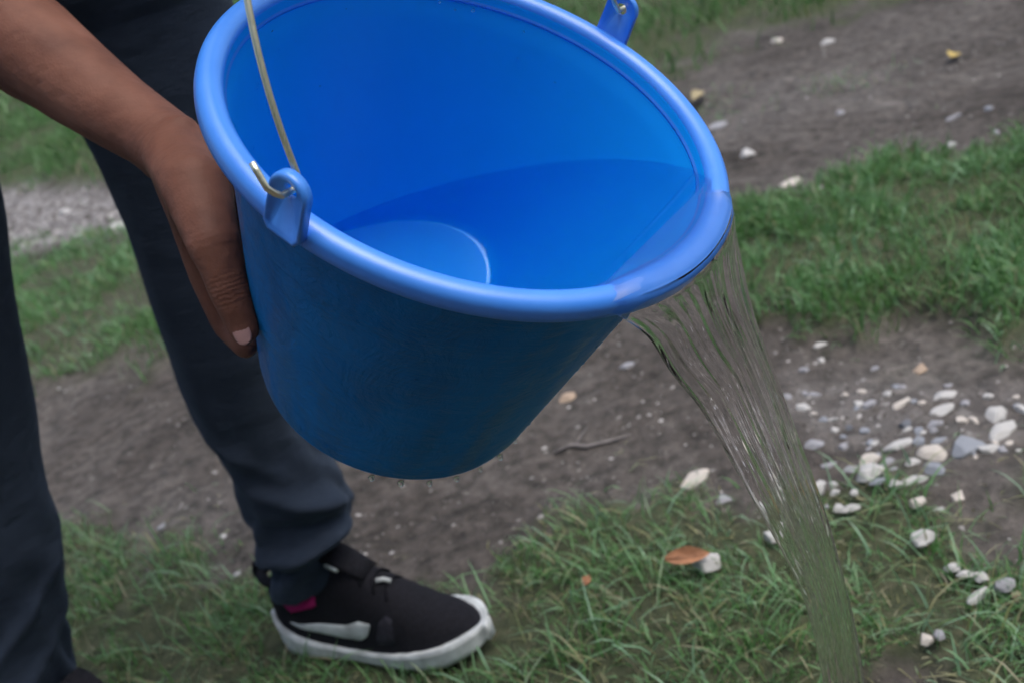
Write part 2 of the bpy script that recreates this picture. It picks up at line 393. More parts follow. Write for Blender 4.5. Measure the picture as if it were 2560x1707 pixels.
op += [(RB - 0.0055 + 0.0055 * math.sin(a), -BH + 0.0055 - 0.0065 * math.cos(a)) for a in np.linspace(0.2, 1.5, 6)]
for z in np.linspace(-BH + 0.012, -0.012, 40):
    rg = 0.0
    for zc, am in ((-0.030, 0.0011), (-0.060, 0.0006)):
        rg += am * math.exp(-((z - zc) / 0.0022) ** 2)
    op.append((wall_r(z) + rg, z))
ip = [(RO - 0.01440, -0.0046), (RO - 0.01495, -0.0058), (RO - 0.01525, -0.0075), (RO - 0.01585, -0.0105), (RO - 0.01700, -0.0155)] + [(wall_r(z) - TW, z) for z in np.linspace(-0.022, -BH + 0.009, 30)]
ip += [(RB - TW - 0.0035 + 0.0035 * math.cos(a), -BH + 0.0068 - 0.0035 * math.sin(a)) for a in np.linspace(0.2, 1.5, 5)]
ip += [(RB - 0.03, -BH + 0.0032), (0.0005, -BH + 0.0032)]
V, F = lathe(op + ip, 144, False)
F.append(tuple(range(144))[::-1])
F.append(tuple((len(op) + len(ip) - 1) * 144 + k for k in range(144)))
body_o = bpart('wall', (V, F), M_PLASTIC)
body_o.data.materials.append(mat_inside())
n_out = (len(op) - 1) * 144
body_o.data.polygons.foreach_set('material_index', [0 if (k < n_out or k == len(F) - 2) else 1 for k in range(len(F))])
# rolled rim: rounded top, flat skirt, hollow below
rp = [(RO - 0.0075 - 0.0075 * math.cos(a), -0.0065 + 0.0065 * math.sin(a)) for a in np.linspace(0.0, math.pi * 1.0, 24)]
rp += [(RO + 0.0002, -0.0085), (RO - 0.0001, -0.0115), (RO - 0.0012, -0.0128), (RO - 0.0035, -0.0130), (RT + 0.004, -0.0122), (RT - 0.0006, -0.0135), (RT - 0.0010, -0.0120), (RO - 0.0146, -0.0095)]
V, F = lathe(rp, 160, True); bpart('rim', (V, F[::1]), M_RIM)
# handle lugs
def spin(p, a=-0.0286):
    return (p[0] * math.cos(a) - p[1] * math.sin(a), p[0] * math.sin(a) + p[1] * math.cos(a), p[2])
def lug(sgn):
    out = []
    n = 26; zt, zb, wtop, wb = 0.0160, -0.0105, 0.0112, 0.0116
    for k in range(n + 1):                                   # round head
        a = -math.pi * 0.06 + (math.pi * 1.12) * k / n
        out.append((wtop * math.cos(a), zt + wtop * 0.95 * math.sin(a)))
    out += [(-wb, zb + 0.004), (-wb + 0.003, zb), (wb - 0.003, zb), (wb, zb + 0.004)]
    m = len(out); hr = 0.0042; hz = 0.0168
    def ring(y, s, dz=0): return [(px * s, y, (pz - 0.004) * s + 0.004 + dz) for px, pz in out]
    y0, y1 = RO - 0.0008, RO + 0.0050
    rings = [ring(y0 + 0.0012, 0.94), ring(y0, 0.97), ring(y0, 1.0), ring(y1 - 0.0018, 1.0), ring(y1 - 0.0005, 0.975), ring(y1, 0.92)]
    rings = [rings[1]] + [rings[2], rings[3], rings[4], rings[5]]
    # recessed face with the hole
    fac = ring(y1 - 0.0002, 0.84); fac2 = ring(y1 - 0.0022, 0.80)
    def hole(y):
        h = []
        for px, pz in out:
            a = math.atan2(pz - hz + 0.002, px); h.append((hr * math.cos(a), y, hz + hr * math.sin(a)))
        return h
    rings += [fac, fac2, hole(y1 - 0.0024), hole(y0)]
    V = [p for r in rings for p in r]; F = []
    K = len(rings)
    for i in range(K):
        j = (i + 1) % K
        for k in range(m):
            k2 = (k + 1) % m
            F.append((i * m + k, i * m + k2, j * m + k2, j * m + k))
    V = [spin((x * sgn, y * sgn, z)) for x, y, z in V]
    o = bpart('handle_lug', (V, F), M_RIM); return o
lug(-1); lug(1)
# wire handle pulled straight up
up_l = np.array([uA[2], vA[2], aA[2]])                        # world up in bucket space
hl = np.array([hD @ uA, 0, hD @ aA])
wdir = math.cos(R_(-4)) * up_l + math.sin(R_(-4)) * hl
hz = 0.0168; path = []
BL = 0.205
def hk(s):                                                    # bent end outside the lug
    e = np.array([0, s * (RO + 0.0085), hz]); upd = wdir * 0.9 + np.array([-0.45, 0, 0.1]); upd /= np.linalg.norm(upd)
    return [e + upd * d + np.array([0, s * 0.004 * min(1, d / 0.006), 0]) for d in (0.019, 0.0145, 0.010, 0.006, 0.0025)] + [e + np.array([0, -s * d, 0]) for d in (0.001, 0.004, 0.009, 0.0125)]
RI = RO - 0.0055
arc = []
for tt in np.linspace(0.03, math.pi - 0.03, 70):
    arc.append(np.array([0, -RI * math.cos(tt), hz]) + wdir * BL * math.sin(tt))
path = [spin(p) for p in hk(-1) + arc + hk(1)[::-1]]
hv = tube(path, 0.00165, 12); bpart('wire_handle', hv, M_WIRE)
HANDLE_TOP = blocal(np.array([0, 0, hz]) + wdir * BL)

# ------------------------------------------------------------------ water
WI = 0.0006
prof = [(0.0005, -BH + 0.0026), (RB - 0.007, -BH + 0.0026)]
prof += [(wall_r(z) - TW + WI, z) for z in np.linspace(-BH + 0.007, -0.018, 24)]
prof += [(RO - 0.0150, -0.010), (RO - 0.0110, -0.002), (0.0005, -0.002)]
V, F = lathe(prof, 128, False)
bm = bmesh.new(); vs = [bm.verts.new(blocal(p)) for p in V]
for f in F: bm.faces.new([vs[i] for i in f])
bm.faces.new([vs[k] for k in range(128)][::-1]); bm.faces.new([vs[(len(prof) - 1) * 128 + k] for k in range(128)])
bmesh.ops.remove_doubles(bm, verts=bm.verts, dist=1e-6)
r_ = bmesh.ops.bisect_plane(bm, geom=bm.verts[:] + bm.edges[:] + bm.faces[:], plane_co=(0, 0, ZW), plane_no=(0, 0, 1), clear_outer=True)
bmesh.ops.holes_fill(bm, edges=[e for e in bm.edges if e.is_boundary])
bmesh.ops.recalc_face_normals(bm, faces=bm.faces[:]); bmesh.ops.triangulate(bm, faces=bm.faces[:])
pool = ([v.co.copy() for v in bm.verts], [tuple(v.index for v in f.verts) for f in bm.faces])
bm.verts.index_update(); pool = ([v.co.copy() for v in bm.verts], [tuple(v.index for v in f.verts) for f in bm.faces]); bm.free()
# falling sheet: rows across, from inside the pool over the lip to the ground
NU = 110
TH0, TH1 = R_(-30), R_(27)
us = np.linspace(0, 1, NU)
def rimpt(th, r, z): return blocal((r * math.cos(th), r * math.sin(th), z))
Aedge = rimpt(R_(-25), RO + 0.001, -0.008); Bedge = rimpt(R_(15), RO + 0.001, -0.008)
Le = [(1618, 800), (1680, 886), (1757, 1021), (1821, 1137), (1885, 1246), (1949, 1361), (2001, 1451), (2039, 1554), (2068, 1707)]
Re = [(1840, 640), (1871, 767), (1898, 845), (1949, 976), (1988, 1098), (2033, 1214), (2065, 1316), (2091, 1419), (2116, 1522), (2148, 1707)]
ch = Bedge - Aedge; ch[2] = 0; pn = np.array([ch[1], -ch[0], 0]); pn /= np.linalg.norm(pn)
if pn @ hD < 0: pn = -pn
def onplane(p, off):
    r = ray(*p); q = Aedge + pn * off
    return EYE + r * (((q - EYE) @ pn) / (r @ pn))
chn = ch / np.linalg.norm(ch)
lp = np.array([[(onplane(p, 0.006) - Aedge) @ chn, onplane(p, 0.006)[2]] for p in Le])
rp_ = np.array([[(onplane(p, 0.006) - Aedge) @ chn, onplane(p, 0.006)[2]] for p in Re])
def edge_s(tab, z):
    o = np.argsort(tab[:, 1]); zz, ss = tab[o, 1], tab[o, 0]
    if z < zz[0]: return ss[0] + (ss[1] - ss[0]) / (zz[1] - zz[0]) * (z - zz[0]) * 0.6
    return float(np.interp(z, zz, ss))
rows = []                                        # (centres, normals, half thickness)
def lip_row(dr, dz, ht, cover_=1.0):
    C_, N_ = [], []
    for uu in us:
        th = TH0 + (TH1 - TH0) * uu
        C_.append(rimpt(th, RO + dr, dz))
    return np.array(C_)
ribph = RNG.uniform(0, 6.28, 12)
def ribs(u, s):
    t = 0
    for k, (fq, am) in enumerate(((3, 0.7), (6, 0.7), (10, 0.5), (16, 0.32), (26, 0.16))):
        t = t + am * np.sin(2 * np.pi * fq * u * (0.55 + 0.12 * k % 0.5) + ribph[k] + s * (1.6 + 0.9 * k) * (1 if k % 2 else -1))
    return t
edgef = np.sin(np.pi * np.clip(us, 0.001, 0.999)) ** 0.35
lipspec = [(-0.042, -0.022, 0.004), (-0.026, -0.008, 0.005), (-0.015, -0.0005, 0.0045), (-0.0075, 0.0022, 0.0036), (-0.0018, 0.0008, 0.0032), (0.0018, -0.0050, 0.0028)]
dirs = [aA * 0.9, aA, aA, aA, aA * 0.7, None]
cen, nor, tha, thb = [], [], [], []
for (dr, dz, ht), dd in zip(lipspec, dirs):
    c_, n_, a_, b_ = [], [], [], []
    for uu, e in zip(us, edgef):
        th = TH0 + (TH1 - TH0) * uu; rad = uA * math.cos(th) + vA * math.sin(th)
        c = rimpt(th, RO + dr, dz); nrm = (dd if dd is not None else (rad * 0.9 + aA * 0.35)); nrm = nrm / np.linalg.norm(nrm)
        ed = math.exp(-(uu / 0.10) ** 2) + math.exp(-((1 - uu) / 0.10) ** 2); c = c - nrm * (ht * 1.15 + 0.0012) * ed
        hh = ht * (0.25 + 0.75 * e) * (1 + 0.025 * float(ribs(np.array(uu), 0.0)))
        up_ = hh
        if (c + nrm * hh)[2] > ZW - 0.0004: up_ = max(-hh * 0.7, (ZW - 0.0004 - c[2]) / nrm[2])
        c_.append(c); n_.append(nrm); a_.append(up_); b_.append(hh * 0.8)
    cen.append(c_); nor.append(n_); tha.append(a_); thb.append(b_)
zs = np.concatenate([np.linspace(Aedge[2] - 0.006, Aedge[2] - 0.1, 24), np.linspace(Aedge[2] - 0.106, -0.02, 60)])
for i, z in enumerate(zs):
    f = (zs[0] - z) / (zs[0] + 0.02)
    s0, s1 = edge_s(lp, z), edge_s(rp_, z); wdt = s1 - s0
    bow = 0.014 * (1 - f) ** 2
    thick = 0.0019 + 0.0058 * f ** 0.8
    blend = float(sstep(0, 0.13, f))
    c_, n_, a_, b_ = [], [], [], []
    for uu in us:
        th = R_(-21) + (R_(20) + R_(21)) * uu
        lc = rimpt(th, RO + 0.0035, -0.009)
        zz = lc[2] - (zs[0] + 0.004 - z) if i else lc[2] - 0.004
        flat = Aedge + chn * (s0 + wdt * uu) + pn * (0.006 + bow * math.sin(math.pi * uu)); flat[2] = z
        lc[2] = zz; c = lc * (1 - blend) + flat * blend
        e = math.sqrt(max(0.0, 1 - (2 * uu - 1) ** 2)); env = thick * (0.22 + 0.78 * e)
        amp = 0.20 * (1 - 0.3 * f)
        eb = 1 + 0.8 * (math.exp(-((uu - 0.06) / 0.05) ** 2) + math.exp(-((uu - 0.94) / 0.05) ** 2)) * (1 - 0.7 * f)
        a_.append(env * eb * (1 + amp * float(ribs(np.array(uu), f * 3.2)))); b_.append(env * eb * (1 + amp * float(ribs(np.array(uu * 0.83 + 0.31), 1.7 - f * 2.6))))
        c_.append(c); n_.append(pn)
    cen.append(c_); nor.append(n_); tha.append(a_); thb.append(b_)
cen, nor, tha, thb = np.array(cen), np.array(nor), np.array(tha), np.array(thb)
for _ in range(14):                                   # even out the bend below the lip
    cen[6:-1] = 0.25 * cen[5:-2] + 0.5 * cen[6:-1] + 0.25 * cen[7:]
    nor[6:-1] = 0.25 * nor[5:-2] + 0.5 * nor[6:-1] + 0.25 * nor[7:]
    tha[6:-1] = 0.25 * tha[5:-2] + 0.5 * tha[6:-1] + 0.25 * tha[7:]; thb[6:-1] = 0.25 * thb[5:-2] + 0.5 * thb[6:-1] + 0.25 * thb[7:]
nor /= np.linalg.norm(nor, axis=-1, keepdims=True)
top_pts = cen + nor * tha[..., None]; bot_pts = cen - nor * thb[..., None]
rings = [list(T) + list(B[::-1]) for T, B in zip(top_pts, bot_pts)]
sheet = loft(rings)
bm = bmesh.new(); vs = [bm.verts.new(p) for p in sheet[0]]
for f in sheet[1]: bm.faces.new([vs[i] for i in f])
bmesh.ops.recalc_face_normals(bm, faces=bm.faces[:]); bm.verts.index_update()
sheet = ([v.co.copy() for v in bm.verts], [tuple(v.index for v in f.verts) for f in bm.faces]); bm.free()
def union(name, a, b, mat):
    oa, ob = mk('tmp_a', *a), mk('tmp_b', *b)
    m = oa.modifiers.new('u', 'BOOLEAN'); m.operation = 'UNION'; m.solver = 'EXACT'; m.object = ob
    dg = bpy.context.evaluated_depsgraph_get(); me = bpy.data.meshes.new_from_object(oa.evaluated_get(dg)); me.name = name
    for o in (oa, ob):
        d_ = o.data; bpy.data.objects.remove(o); bpy.data.meshes.remove(d_)
    me.materials.clear(); me.materials.append(mat)
    bm = bmesh.new(); bm.from_mesh(me)
    bmesh.ops.remove_doubles(bm, verts=bm.verts, dist=1e-5)
    for f in bm.faces: f.smooth = True
    for e in bm.edges:
        if len(e.link_faces) == 2 and e.calc_face_angle(0) > R_(38): e.smooth = False
    bm.to_mesh(me); bm.free()
    o = bpy.data.objects.new(name, me); col.objects.link(o); return o
water = union('poured_water', pool, sheet, M_WATER)
tag(water, 'clear water lying in the blue bucket and pouring over its lip in a falling stream', 'water')

# ------------------------------------------------------------------ person
person = empty('person', (-0.45, 1.05, 0.0))
tag(person, 'person in dark joggers and black sneakers gripping the side of the tilted bucket', 'person')
def cone_sd(P):
    q = np.asarray(P) - UC; t = q @ aA; rr = np.linalg.norm(q - t * aA)
    return (rr - wall_r(t)) * 0.97
def clear(P, r, press=0.0008):
    P = np.array(P, float)
    for _ in range(6):
        s = cone_sd(P)
        if s >= r - press: break
        q = P - UC; t = q @ aA; d = q - t * aA; d /= np.linalg.norm(d); P = P + d * (r - press - s)
    return P
def hp(x, y, d, r, touch=True):
    p = dep(x, y, d)
    if touch: p = clear(p, r)
    return (*p, r)
# right arm: forearm from the left edge down to the wrist
ELBOW = dep(-190, -90, 0.80)
arm = [(*ELBOW, 0.041), (*dep(-20, 45, 0.775), 0.0405), (*dep(80, 118, 0.76), 0.0375), (*dep(190, 204, 0.745), 0.0325), (*dep(300, 283, 0.73), 0.0275), (*dep(385, 338, 0.715), 0.0245), (*dep(440, 378, 0.70), 0.0235)]
ulna = [(*dep(70, 150, 0.785), 0.031), (*dep(200, 235, 0.765), 0.025), (*dep(340, 325, 0.742), 0.0205), (*dep(420, 392, 0.722), 0.0195)]
SHOULDER = np.array([-0.51, 0.95, 1.12]); NECK = np.array([-0.43, 1.07, 1.28]); LSH = np.array([-0.26, 1.14, 1.17]); HIP = np.array([-0.335, 1.03, 0.89])
parts = [chain(arm), chain(ulna), capsule(SHOULDER, ELBOW, 0.052, 0.041)]
# wrist and palm
parts += [capsule(dep(452, 335, 0.690), dep(462, 350, 0.688), 0.013, 0.012), capsule(dep(395, 405, 0.716), dep(402, 412, 0.714), 0.013, 0.012)]
wrist = hp(450, 395, 0.69, 0.023)
CMC = hp(492, 470, 0.655, 0.0220); TM = hp(534, 608, 0.634, 0.0165); TI = hp(574, 722, 0.636, 0.0128); TT = hp(613, 824, 0.640, 0.0095)
TI2 = hp(556, 668, 0.635, 0.0140)
thumb = [CMC, TM, TI2, TI, TT]
IM = hp(480, 555, 0.690, 0.0145); IP1 = hp(512, 690, 0.705, 0.0108); IP2 = hp(566, 812, 0.712, 0.0098); ITp = hp(614, 864, 0.705, 0.0088)
parts += [chain([arm[-1], wrist, CMC]), chain(thumb), chain([wrist, IM, IP1, IP2, ITp]), chain([CMC, (*(0.5 * (np.array(TM[:3]) + np.array(IM[:3]))), 0.012)]), chain([CMC, IM])]
axis_dir = aA
def around(P, ang, dz, r):
    """move a contact point round the bucket wall and along its axis"""
    q = np.array(P[:3]) - UC; t = q @ aA; d = q - t * aA
    c, s = math.cos(ang), math.sin(ang); d2 = d * c + np.cross(aA, d) * s
    return (*clear(UC + aA * (t + dz) + d2, r), r)
sg = 1.0 if around(IM, 0.2, 0, 0.01)[1] > IM[1] else -1.0
for k, (da, lenk) in enumerate(((0.19, 1.06), (0.37, 1.0), (0.53, 0.82))):
    m0 = around(IM, sg * da, 0.004 * k, 0.0145 - 0.001 * k)
    l1 = 0.047 * lenk; l2 = 0.028 * lenk; l3 = 0.021 * lenk
    p1 = around(m0, sg * 0.03, -l1, 0.0105 - 0.0006 * k); p2 = around(p1, sg * 0.02, -l2, 0.0095 - 0.0006 * k); p3 = around(p2, 0, -l3, 0.0084 - 0.0006 * k)
    parts.append(chain([wrist, m0, p1, p2, p3]))
# torso, head, left arm to the handle, legs (out of the picture or under the clothes)
FACE = np.array([0.62, -0.55, 0]); FACE /= np.linalg.norm(FACE)
HEAD = NECK + FACE * 0.12 + np.array([0, 0, 0.13])
parts += [capsule(HIP, (NECK + HIP) / 2, 0.105, 0.11), capsule((NECK + HIP) / 2, NECK - np.array([0, 0, 0.08]), 0.115, 0.11), capsule(SHOULDER, LSH, 0.055, 0.055), capsule(NECK - np.array([0, 0, .06]), HEAD, 0.052, 0.05), capsule(HEAD + np.array([0, 0, -0.03]) + FACE * 0.02, HEAD + np.array([0, 0, 0.05]) - FACE * 0.015, 0.068, 0.082),
          capsule(HEAD + FACE * 0.075 + np.array([0, 0, 0.02]), HEAD + FACE * 0.098 + np.array([0, 0, -0.02]), 0.008, 0.013)]
sideF = np.array([-FACE[1], FACE[0], 0])
for s in (-1, 1):
    parts.append(capsule(HEAD + sideF * s * 0.072 + np.array([0, 0, .02]), HEAD + sideF * s * 0.08 + np.array([0, 0, -.02]), 0.014, 0.009))
HT = HANDLE_TOP
LEL = np.array([-0.07, 0.93, 1.00])
parts += [capsule(LSH, LEL, 0.05, 0.04), capsule(LEL, HT + np.array([-0.01, 0.05, 0.035]), 0.038, 0.025)]
for k in range(4):
    b0 = HT + vA * (-0.03 + 0.02 * k)
    parts.append(chain([(*(b0 + np.array([0, 0.035, 0.03])), 0.012), (*(b0 + np.array([0, 0.008, 0.022])), 0.0105), (*(b0 + np.array([0.0, -0.012, 0.004])), 0.0095), (*(b0 + np.array([0, -0.004, -0.014])), 0.009), (*(b0 + np.array([0, 0.010, -0.014])), 0.008)]))
parts.append(chain([(*(HT + np.array([-.02, 0.04, 0.02])), 0.014), (*(HT + np.array([-.035, 0.012, 0.0])), 0.011), (*(HT + np.array([-.025, -0.008, -0.012])), 0.0095)]))
YL, YR = 1.045, 0.99
def legx(P, Y): return onY(P[0], P[1], Y)
legA_l = [(-60, -200), (40, 0), (212, 354), (234, 386), (316, 566), (376, 762), (419, 871), (457, 969), (512, 1072), (582, 1192), (609, 1279), (637, 1333), (631, 1360), (658, 1404), (672, 1440), (684, 1480), (696, 1530)]
legA_r = [(540, -200), (580, 10), (640, 250), (680, 500), (700, 700), (722, 900), (752, 1040), (800, 1118), (860, 1186), (893, 1252), (888, 1297), (860, 1324), (872, 1362), (862, 1398), (856, 1450), (852, 1490), (846, 1540)]
legB_r = [(-120, -100), (-70, 300), (2, 548), (28, 720), (66, 905), (86, 1045), (97, 1145), (128, 1275), (157, 1412), (168, 1490), (163, 1546), (178, 1650), (196, 1707), (210, 1780)]
legB_l = [(-560, -100), (-500, 300), (-430, 560), (-370, 720), (-310, 905), (-260, 1045), (-230, 1145), (-180, 1275), (-140, 1412), (-110, 1490), (-105, 1546), (-80, 1650), (-40, 1707), (10, 1780)]
bshift = lambda z: 0.0
def mid_leg(l, r, Y, ys):
    out = []
    for z in (0.80, 0.62, 0.46, 0.32, 0.2, 0.12):
        f = lambda t: float(np.interp(z, *zip(*sorted((onY(x, y, Y)[2], onY(x, y, Y)[0]) for x, y in t))))
        a, b = f(l), f(r); out.append(((a + b) / 2, Y + ys(z), z, min(0.55 * (b - a) / 2, 0.075)))
    return out
LA, LB = mid_leg(legA_l, legA_r, 1.045, lambda z: 0.0), mid_leg(legB_l, legB_r, 0.97, bshift)
parts += [chain([(*(HIP + np.array([0.06, 0.01, 0])), 0.085)] + LA + [(-0.29, 1.03, 0.050, 0.022)]), chain([(*(HIP + np.array([-.06, -0.02, 0])), 0.085)] + LB + [(-0.600, 0.955, 0.050, 0.020)])]
body = remesh('body', merge(*parts), 0.0025, M_SKIN, person, 5, 0.5)
skin_creases(M_SKIN, [(TI[:3], np.array(TT[:3]) - np.array(TI[:3]), 0.019, 0.0030), (TM[:3], np.array(TI[:3]) - np.array(TM[:3]), 0.020, 0.0045), (dep(425, 360, 0.70), dep(520, 500, .68) - dep(425, 360, .70), 0.03, 0.0055)])
# small tendons and knuckle creases come from the skin relief; nail on the thumb
def nail(c, t, nrm, wd, ln, parent):
    c, t, nrm = np.array(c), np.array(t) / np.linalg.norm(t), np.array(nrm)
    nrm = nrm - t * (nrm @ t); nrm /= np.linalg.norm(nrm); s = np.cross(t, nrm); V, F = [], []
    nu, nv = 11, 13
    for layer in (0, 1):
        for i in range(nv):
            a = -1 + 2 * i / (nv - 1)
            ww = (1 - abs(a) ** 3.2) ** 0.5 if abs(a) < 1 else 0.0
            ww = max(ww, 0.12)
            for j in range(nu):
                b = (-1 + 2 * j / (nu - 1)) * ww
                hgt = -0.30 * wd * b * b - 0.05 * ln * a * a - (0.0012 if layer else 0)
                V.append(c + t * (a * ln) + s * (b * wd) + nrm * hgt)
    for i in range(nv - 1):
        for j in range(nu - 1):
            q = i * nu + j; F.append((q, q + 1, q + nu + 1, q + nu)); o = nu * nv; F.append((o + q, o + q + nu, o + q + nu + 1, o + q + 1))
    bd = [i * nu for i in range(nv)] + [(nv - 1) * nu + j for j in range(1, nu)] + [i * nu + nu - 1 for i in range(nv - 2, -1, -1)] + [j for j in range(nu - 2, 0, -1)]
    o = nu * nv
    for k in range(len(bd)):
        a_, b_ = bd[k], bd[(k + 1) % len(bd)]; F.append((a_, b_, b_ + o, a_ + o))
    ob = mk('thumbnail', V, F, M_NAIL, parent); return ob
tdir = np.array(TT[:3]) - np.array(TI[:3]); toeye = EYE - np.array(TT[:3]); toeye /= np.linalg.norm(toeye)
nn = toeye - 0.25 * RIGHT + 0.15 * DOWN
ncen = np.array(TT[:3]); nn_ = nn - (tdir / np.linalg.norm(tdir)) * (nn @ tdir / np.linalg.norm(tdir)); nn_ /= np.linalg.norm(nn_)
nail(ncen + nn_ * 0.0092 - tdir / np.linalg.norm(tdir) * 0.0010, tdir, nn, 0.0054, 0.0095, person)

# hair
hv = merge(capsule(HEAD + np.array([0, 0, 0.01]) - FACE * 0.03, HEAD + np.array([0, 0, 0.065]) - FACE * 0.012, 0.074, 0.084))
remesh('hair', hv, 0.008, M_HAIR, person, 3)
# shirt
sv = merge(capsule(HIP + np.array([0, 0, 0.06]), (NECK + HIP) / 2, 0.138, 0.14), capsule((NECK + HIP) / 2, NECK - np.array([0, 0, 0.09]), 0.14, 0.13), capsule(SHOULDER, LSH, 0.075, 0.075),
           capsule(SHOULDER, SHOULDER * 0.45 + ELBOW * 0.55, 0.075, 0.068), capsule(LSH, LSH * 0.45 + LEL * 0.55, 0.075, 0.065))
remesh('shirt', sv, 0.008, M_SHIRT, person, 4)

# trousers: each leg a loft of horizontal sections between its two outlines
def leg_rings(left, right, Y, depth_k, fold, zlist, yshift=lambda z: 0.0, n=96):
    lz = np.array([[onY(x, y, Y)[2], onY(x, y, Y)[0]] for x, y in left]); rz = np.array([[onY(x, y, Y)[2], onY(x, y, Y)[0]] for x, y in right])
    lz = lz[np.argsort(lz[:, 0])]; rz = rz[np.argsort(rz[:, 0])]
    rings = []
    for z in zlist:
        xl, xr = np.interp(z, lz[:, 0], lz[:, 1]), np.interp(z, rz[:, 0], rz[:, 1])
        cx, hw = (xl + xr) / 2, (xr - xl) / 2; ring = []
        for k in range(n):
            a = 2 * math.pi * k / n
            d = fold(a, z)
            ring.append((cx + (hw + d) * math.cos(a), Y + yshift(z) + (hw * depth_k + d) * math.sin(a), z))
        rings.append(ring)
    return rings
def ridge(a, z, a0, z0, slope, wa, wz, amp):
    da = (a - a0 + math.pi) % (2 * math.pi) - math.pi
    return amp * math.exp(-(da / wa) ** 2) * math.exp(-((z - z0 - slope * da) / wz) ** 2)
CAMSIDE = -math.pi / 2
def foldA(a, z):
    d = 0.006 * (mnoise.noise(Vector((math.cos(a) * 1.6, math.sin(a) * 1.6, z * 7))) )
    low = float(sstep(0.36, 0.16, z))
    d += low * 0.012 * mnoise.noise(Vector((math.cos(a) * 1.5 + 4, math.sin(a) * 1.5, z * 30 + 0.8 * math.sin(a))))
    d += ridge(a, z, CAMSIDE + 0.5, 0.215, -0.030, 1.2, 0.011, 0.014) + ridge(a, z, CAMSIDE - 0.1, 0.160, 0.012, 1.3, 0.008, 0.011)
    d -= ridge(a, z, CAMSIDE + 0.3, 0.190, -0.012, 1.2, 0.008, 0.008) + ridge(a, z, CAMSIDE, 0.140, 0.010, 1.3, 0.006, 0.006)
    d += ridge(a, z, CAMSIDE - 0.6, 0.30, -0.05, 0.8, 0.014, 0.006)
    return d
zA_ = list(np.linspace(0.90, 0.40, 26)) + list(np.linspace(0.395, 0.090, 80))
ringsA = leg_rings(legA_l, legA_r, 1.045, 0.86, foldA, zA_)
def foldB(a, z):
    d = 0.009 * mnoise.noise(Vector((math.cos(a) * 1.4 + 9, math.sin(a) * 1.4, z * 6)))
    low = float(sstep(0.42, 0.12, z))
    d += low * 0.016 * mnoise.noise(Vector((math.cos(a) * 1.3 + 2, math.sin(a) * 1.3 + 5, z * 22 + 1.4 * math.sin(a))))
    for zc, sl, am in ((0.24, 0.06, 0.008), (0.17, 0.05, 0.009), (0.115, -0.03, 0.009)):
        d += ridge(a, z, CAMSIDE + 0.7, zc, sl, 1.2, 0.011, am)
    return d
zB_ = list(np.linspace(0.90, 0.42, 24)) + list(np.linspace(0.415, 0.072, 70))
ringsB = leg_rings(legB_l, legB_r, 0.97, 0.85, foldB, zB_, bshift)
pelv = merge(capsule(HIP + np.array([0.07, 0.015, 0.0]), HIP + np.array([-0.08, -0.03, 0.0]), 0.125, 0.118, 32), capsule(HIP + np.array([0.08, 0.015, 0.0]), (-0.240, 1.045, 0.80), 0.115, 0.100, 32), capsule(HIP + np.array([-0.08, -0.03, 0.0]), (-0.438, 0.975, 0.80), 0.105, 0.078, 32))
trousers = remesh('trousers', merge(loft(ringsA), loft(ringsB), pelv), 0.0036, M_CLOTH, person, 1, 0.5)

# sneakers
SX = [0.000, 0.008, 0.020, 0.040, 0.060, 0.080, 0.100, 0.120, 0.140, 0.160, 0.180, 0.200, 0.220, 0.240, 0.256, 0.268, 0.276, 0.280]
SW = [0.012, 0.021, 0.028, 0.032, 0.033, 0.033, 0.0335, 0.035, 0.038, 0.041, 0.0435, 0.0445, 0.0435, 0.040, 0.033, 0.024, 0.015, 0.006]
ST = [0.086, 0.094, 0.098, 0.100, 0.105, 0.112, 0.120, 0.123, 0.116, 0.102, 0.087, 0.075, 0.063, 0.056, 0.049, 0.042, 0.036, 0.031]
def sw(x): return float(np.interp(x, SX, SW))
def stp(x): return float(np.interp(x, SX, ST))
def mids(x): return float(np.interp(x, [0, 0.012, 0.04, 0.075, 0.11, 0.15, 0.19, 0.23, 0.26, 0.28], [0.050, 0.043, 0.031, 0.022, 0.018, 0.019, 0.024, 0.030, 0.035, 0.037]))
def toes(x): return float(np.interp(x, [0.0, 0.02, 0.19, 0.24, 0.28], [0.004, 0.0, 0.0, 0.004, 0.014]))
ZB = 0.014
def upper_y(x, z):
    zt, w_ = stp(x), sw(x); k = min(0.999, max(0.0, (z - ZB) / (zt - ZB)))
    return w_ * (1 - k ** 2.0) ** (1 / 2.3) * (1.0 - 0.10 * k)
